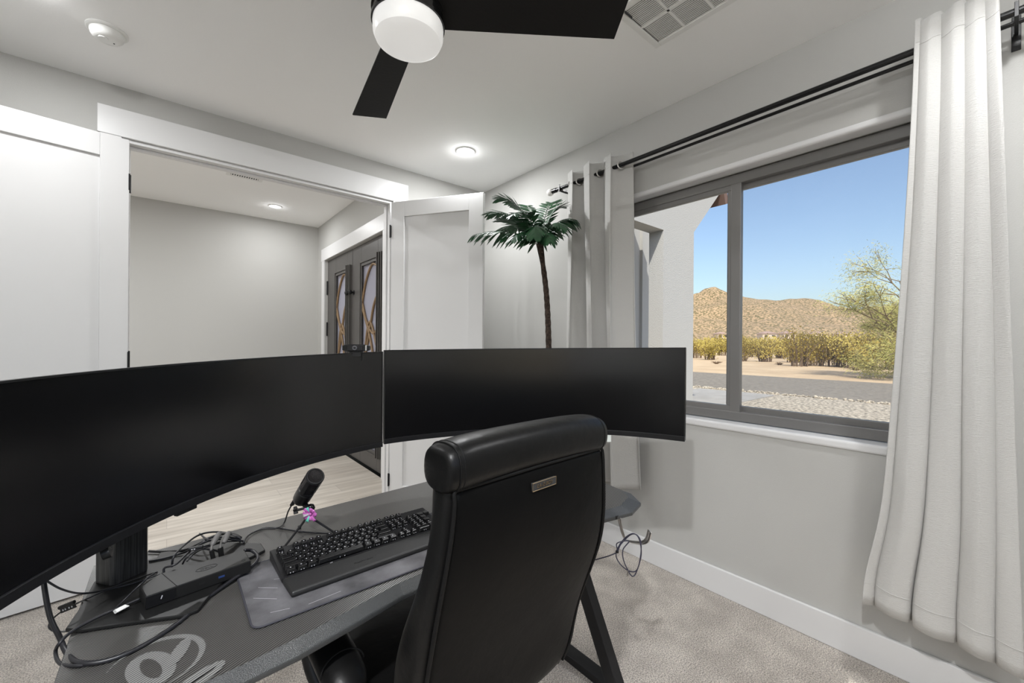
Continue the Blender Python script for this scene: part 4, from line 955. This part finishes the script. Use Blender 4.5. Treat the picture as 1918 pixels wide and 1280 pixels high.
for (u, v, d_, rise, nl, dr_) in ((886, 441, 2.66, .10, 26, 1.25), (934, 372, 2.72, .17, 24, .55), (938, 412, 2.62, .09, 22, .3), (1078, 412, 2.66, .12, 24, 1.3), (1052, 388, 2.72, .12, 15, .4),
                                  (960, 445, 2.42, .10, 20, .9), (1030, 448, 2.40, .12, 20, 1.2), (985, 385, 2.95, .12, 18, .5), (940, 430, 2.92, .14, 20, .8), (1060, 425, 2.48, .14, 18, 1.1), (1000, 440, 2.30, .16, 18, 1.0), (915, 400, 2.80, .15, 22, .7), (1035, 380, 2.86, .15, 16, .6), (965, 400, 2.45, .15, 18, .7)):
    frond(E(u, v, d_), rise, int(nl*1.2), .112, dr_)

# ================================================================ outdoors
GZ = -.15
struct(build('ground_sand', MB().box((22.0, -60, GZ-.3), (420, 160, GZ-.001)), M_sand), 'pale desert sand beyond the driveway', 'ground')
struct(build('driveway', MB().box((14.3, -60, GZ-.3), (22.0, 160, GZ)), M_drive), 'grey gravel driveway crossing outside the window', 'driveway')
struct(build('ground_gravel', MB().box((XW+WT, -60, GZ-.3), (14.3, 160, GZ-.002)), M_gravel), 'pale gravel yard below the window', 'ground')
struct(build('path', MB().box((XW+WT+.3, 4.42, GZ-.05), (13.6, 6.6, GZ+.03)), M_concrete, bevel=.01), 'concrete path slab leading from the porch', 'path')
# edge of stones between yard and driveway
random.seed(21); mb = MB()
for k in range(420):
    x = 14.25+random.uniform(-.22, .18); y = random.uniform(-3, 7.5); r = random.uniform(.02, .05)
    mm = Matrix.Translation((x, y, GZ+r*.3)) @ Matrix.Rotation(random.uniform(0, 6), 4, 'Z') @ Matrix.Diagonal((1.3, 1, .7, 1))
    mb.lathe([(0, -r), (r*.8, -r*.5), (r, .1*r), (r*.6, r*.7), (0, r)], 6, mm, cap=False)
tag(build('edging_stones', mb, M_gravel), 'row of loose stones edging the driveway', 'stones', kind='stuff')
# porch side wall: flared towards the eave, with an opening
py0, py1 = 3.60, 3.86
wall = [(XW+WT, -.15), (XW+WT, 4.7), (8.6, 4.7), (7.15, 3.32), (7.15, -.15)]
mt_ = Matrix.Translation((0, py1, 0)) @ Matrix.Rotation(PI/2, 4, 'X')
mb = MB()
mb.box((6.15, py0, -.15), (7.15, py1, 3.18)); mb.box((XW+WT, py0, -.15), (3.3, py1, 3.18))
mb.prism([(XW+WT, 3.18), (7.15, 3.18), (7.15, 3.32), (8.3, 4.38), (8.3, 4.7), (XW+WT, 4.7)], 0, py1-py0, mt_)
# inner back face of the porch
mb.box((XW+WT, 6.1, -.15), (11.0, 6.36, 4.7)); mb.box((9.3, 6.02, -.15), (9.5, 6.1, 4.7))
struct(build('wall_porch', mb, M_stucco), 'grey stucco porch wall with a deep opening, seen through the window', 'wall')
mb = MB(); mb.box((XW+WT-.6, py0-.02, 4.42), (8.75, 6.6, 4.6)); struct(build('roof_porch', mb, M_stucco), 'porch roof slab above the stucco wall', 'roof')
mb = MB(); mm_ = Matrix.Translation((8.28, py0-.05, 4.22)) @ Matrix.Rotation(-.35, 4, 'Y'); mb.box((-.05, 0, -.16), (.10, 3.0, .14), mm_); struct(build('roof_fascia', mb, M_roof), 'dark brown eave end at the top of the porch wall', 'roof')
struct(build('roof', MB().box((X0-.2, Y0-T-.02, H+.26), (XW+WT+.35, YD+T+.1, H+.34)).box((-3.2, YD+T+.1, HH+.12), (XW+WT+.2, YH+.3, HH+.2)), M_stucco), 'house roof slab above the office', 'roof')

# mountain ridge
prof = [(-500, 30), (-200, 45), (0, 60), (120, 80), (200, 62), (250, 70), (272, 79), (290, 88), (300, 90), (312, 85), (319, 81), (340, 76), (365, 72), (392, 70), (432, 73), (456, 71), (470, 65), (488, 57), (504, 52), (528, 57), (552, 63), (600, 62), (680, 50), (780, 58), (900, 40), (1100, 30)]
def ridge(l):
    for a, b_ in zip(prof, prof[1:]):
        if a[0] <= l <= b_[0]:
            f_ = (l-a[0])/(b_[0]-a[0]); f_ = f_*f_*(3-2*f_); return a[1]+(b_[1]-a[1])*f_
    return 30
from mathutils import noise as mn
mb = MB(); NL, ND = 420, 60; rows_ = []
for j_ in range(ND+1):
    dd = 330+j_*9.5
    row = []
    for i in range(NL+1):
        l = -120+1000*i/NL; p_ = FW*dd+RT*l
        s_ = (dd-330)/(620-330); pr_ = (s_**1.35 if s_ <= 1 else max(0, 1-(s_-1)*1.6))
        nz = mn.fractal(Vector((l*.018, dd*.018, 0)), 1.0, 2.1, 6)*9*min(1, s_*2)*(1 if s_ < .9 else .35)
        h_ = ridge(l+6*mn.noise(Vector((l*.02, dd*.01, 3))))*pr_+nz*(.8 if pr_ > 0 else 0)
        row.append(Vector((p_.x, p_.y, GZ-1.0+max(h_, 0)+CAMH*.9*pr_)))
    rows_.append(row)
mb.loft(rows_, closed=False, cap=False)
struct(build('mountain_ridge', mb, M_hill), 'brown rocky desert mountain ridge on the horizon', 'mountain')

# creosote bushes
def bushmesh(seed, nst, nlv):
    random.seed(seed); tw = MB(); lf = MB()
    for k in range(nst):
        a = random.uniform(0, 2*PI); sp = random.uniform(.15, .95); hgt = random.uniform(.6, 1.0)
        p0 = Vector((.26*math.cos(a), .26*math.sin(a), 0)); p2 = Vector((sp*math.cos(a), sp*math.sin(a), hgt)); p1 = p0*.5+p2*.35+Vector((0, 0, hgt*.22))
        tw.tube([p0, p1, p2], [.016, .011, .004], 4, False)
        for q in range(nlv):
            f_ = random.uniform(.22, 1.05); c = p0*(1-f_)**2+2*f_*(1-f_)*p1+f_*f_*p2+Vector((random.gauss(0, .09), random.gauss(0, .09), random.gauss(0, .06)))
            u1 = Vector((random.uniform(-1, 1), random.uniform(-1, 1), random.uniform(-1, 1))).normalized()*random.uniform(.02, .042); v1 = u1.orthogonal().normalized()*random.uniform(.018, .032)
            lf.add([c-u1, c+v1, c+u1, c-v1], [(0, 1, 2, 3)])
    return tw, lf
protos = []
for s_ in range(3):
    tw, lf = bushmesh(40+s_, 34, 46)
    p_ = bpy.data.objects.new('creosote_bush', None); COL.objects.link(p_)
    build('foliage', lf, M_bush, p_); build('stems', tw, M_twig, p_); protos.append(p_)
def scrub():
    random.seed(77); vs = []; fs = []
    for k in range(15000):
        dd = random.uniform(84, 210); l = random.uniform(.30, 1.12)*dd; p_ = FW*dd+RT*l; hh = random.uniform(0, 2.7)*(1+.3*math.sin(l*.7+dd*.3))
        c_ = Vector((p_.x, p_.y, GZ+hh)); s_ = random.uniform(.18, .42); n_ = len(vs)
        u1 = Vector((random.uniform(-1, 1), random.uniform(-1, 1), random.uniform(-1, 1))).normalized()*s_; v1 = u1.orthogonal().normalized()*s_*.8
        vs += [c_-u1, c_+v1, c_+u1, c_-v1]; fs.append((n_, n_+1, n_+2, n_+3))
    return vs, fs
random.seed(9)
bushes = [
 (1306, 46, 1.55, 'pale olive creosote bush against the porch wall edge'), (1330, 41, 1.6, 'squat creosote bush in the narrow left pane beside the mullion'), (1352, 58, 1.9, 'taller creosote bush touching the left side of the mullion'),
 (1316, 68, 2.2, 'creosote bush behind the narrow left pane pair, under the peak'), (1388, 38, 1.7, 'first creosote bush right of the mullion at the sand edge'), (1412, 52, 1.9, 'creosote bush filling the gap behind the first two right of the mullion'),
 (1434, 37, 1.75, 'creosote bush with bare stems, second right of the mullion at the sand edge'), (1462, 47, 1.8, 'low creosote bush before the open sandy gap'), (1486, 36, 1.7, 'small creosote bush at the right side of the sandy gap'),
 (1498, 29.5, 1.8, 'leafy creosote bush starting the dense row right of the sandy gap'), (1527, 30.5, 1.75, 'dark stemmed creosote bush, second in the dense row'), (1556, 29.5, 1.75, 'broad creosote bush, third in the dense row'),
 (1586, 28.5, 1.85, 'tallest creosote bush, fourth in the dense row'), (1618, 27.5, 1.85, 'spreading creosote bush under the tree tip, fifth in the dense row'), (1650, 27, 1.8, 'creosote bush half under the tree, sixth in the dense row'), (1684, 27, 1.8, 'creosote bush at the curtain edge, last in the dense row'),
 (1510, 41, 2.1, 'creosote bush peeping over the start of the dense row'), (1548, 44, 2.1, 'creosote bush rising behind the third of the dense row'), (1592, 42, 2.1, 'creosote bush rising behind the fourth of the dense row'), (1640, 41, 2.1, 'creosote bush rising behind the tree tip'),
 (1392, 74, 2.4, 'hazy far creosote bush right of the mullion below a house'), (1432, 80, 2.5, 'hazy far creosote bush below the leftmost right pane house'), (1474, 72, 2.4, 'hazy far creosote bush below the small pale house'), (1352, 92, 2.8, 'hazy far creosote bush left of the mullion below the house')]
for i, (u, dist, sc, lab) in enumerate(bushes):
    p_ = CAM+(FW+RR*((u-959)/FPX))*dist
    o = protos[i % 3] if i < 3 else dup(protos[i % 3])
    o.location = (p_.x, p_.y, GZ); o.rotation_euler = (0, 0, random.uniform(0, 6)); o.scale = (sc, sc, sc*random.uniform(1.15, 1.4))
    tag(o, lab, 'bush', 'desert creosote bushes')
tag(build('distant_scrub', MB().add(*scrub()), M_bush), 'continuous olive scrub belt far behind the bushes at the mountain foot', 'scrub', kind='stuff')

# overhanging desert tree
random.seed(31)
tb = CAM+(FW+RR*((1745-959)/FPX))*19; tb.z = GZ
t = thing('desert_tree', 'feathery yellow green desert tree leaning into the view from the right', 'tree', tuple(tb))
br = MB(); lf = MB()
def grow(p, d_, L_, r, lvl):
    q = p+d_*L_; mid = p+d_*L_*.5+Vector((random.gauss(0, .05), random.gauss(0, .05), random.gauss(0, .05)))*L_
    br.tube([p, mid, q], [r, r*.8, r*.6], 5, False)
    if lvl >= 4 or r < .008:
        for k in range(120):
            c = p+(q-p)*random.uniform(-.1, 1.25)+Vector((random.gauss(0, .26), random.gauss(0, .26), random.gauss(0, .20)-.08))
            u1 = (d_*.6+Vector((random.uniform(-1, 1), random.uniform(-1, 1), random.uniform(-.9, .3)))).normalized()*random.uniform(.05, .12); v1 = u1.orthogonal().normalized()*.014
            lf.add([c-u1, c+v1, c+u1, c-v1], [(0, 1, 2, 3)])
        return
    for k in range(3 if lvl else 5):
        nd = (d_+Vector((random.gauss(0, .62), random.gauss(0, .62), random.gauss(.05, .38)))).normalized()
        if lvl == 0: a = k*2*PI/5+.4; nd = Vector((math.cos(a)*.85, math.sin(a)*.85, .62)).normalized()
        if lvl >= 2: nd.z -= .12; nd.normalize()
        grow(q, nd, L_*random.uniform(.68, .9), r*.6, lvl+1)
grow(Vector((0, 0, 0)), Vector((-.05, .05, 1)).normalized(), 1.5, .16, 0)
lft = (-RT*.9+UP*.42).normalized()
grow(Vector((0, 0, 1.5)), lft, 1.9, .09, 1); grow(Vector((0, 0, 1.4)), (-RT*.8+UP*.15-FW*.3).normalized(), 1.5, .07, 1); grow(Vector((0, 0, 1.0)), (-RT*.95+UP*.0+FW*.2).normalized(), 1.3, .06, 1); grow(Vector((0, 0, 2.2)), (-RT*.55+UP*.9).normalized(), 1.8, .07, 1); grow(Vector((0, 0, .6)), (-RT*.9-UP*.05+FW*.4).normalized(), 1.0, .05, 2)
t.scale = (.88, .88, .88); build('branches', br, M_bark, t, smooth=True); build('foliage', lf, M_tree, t)

# small houses at the mountain foot
for i, (u, d_, w_, dp, h_, lab) in enumerate(((1436, 250, 8.5, 6, 3.2, 'low beige house with flat tiled roof left of centre at the mountain foot'), (1472, 236, 6.5, 6, 3.0, 'small pale house in the middle of the right pane at the mountain foot'), (1530, 255, 9.5, 6, 3.4, 'wider sand coloured house at the mountain foot right of centre'),
                                              (1575, 245, 8, 6, 3.0, 'tan house with brown roof at the mountain foot near the tree'), (1349, 255, 6, 6, 3.0, 'pale house left of the window mullion at the mountain foot'))):
    p_ = CAM+(FW+RR*((u-959)/FPX))*d_
    hs = thing('house', lab, 'house', (p_.x, p_.y, GZ), -YAW, 'distant houses')
    z0 = 5.2
    build('walls', MB().box((-w_/2, -dp/2, 0), (w_/2, dp/2, h_+z0)), M_housew, hs)
    build('roof', MB().add([(-w_/2-.5, -dp/2-.5, h_+z0), (w_/2+.5, -dp/2-.5, h_+z0), (w_/2+.5, dp/2+.5, h_+z0), (-w_/2-.5, dp/2+.5, h_+z0), (-w_/2+3, 0, h_+z0+1.5), (w_/2-3, 0, h_+z0+1.5)], [(0, 1, 5, 4), (1, 2, 5), (2, 3, 4, 5), (3, 0, 4), (3, 2, 1, 0)]), M_houser, hs)
    for k in range(2):
        xx = -w_/4+k*w_/2; build('window', MB().box((xx-.9, -dp/2-.05, z0+1), (xx+.9, -dp/2, z0+2.3)), M_dark, hs)
# a boulder and dead brush on the sand
random.seed(12)
for (u, v, s_, lab) in ((1461, 684, .28, 'small brown brush clump on the sand at the left of the bush row'), (1605, 694, .42, 'low dark brush clump on the sand below the tree'), (1342, 682, .3, 'small dark boulder on the sand left of the mullion')):
    p_ = atz(u, v, GZ); mb = MB()
    for k in range(26):
        a = random.uniform(0, 2*PI); q = Vector((math.cos(a)*random.uniform(.3, 1)*1.6*s_, math.sin(a)*random.uniform(.3, 1)*s_*1.6, random.uniform(.2, .8)*s_)); mb.tube([(q.x*.1, q.y*.1, 0), q*.6+Vector((0, 0, .1*s_)), q], [.03, .02, .01], 4, False)
    tag(build('dry_brush', mb, M_twig, loc=tuple(p_)), lab, 'brush')
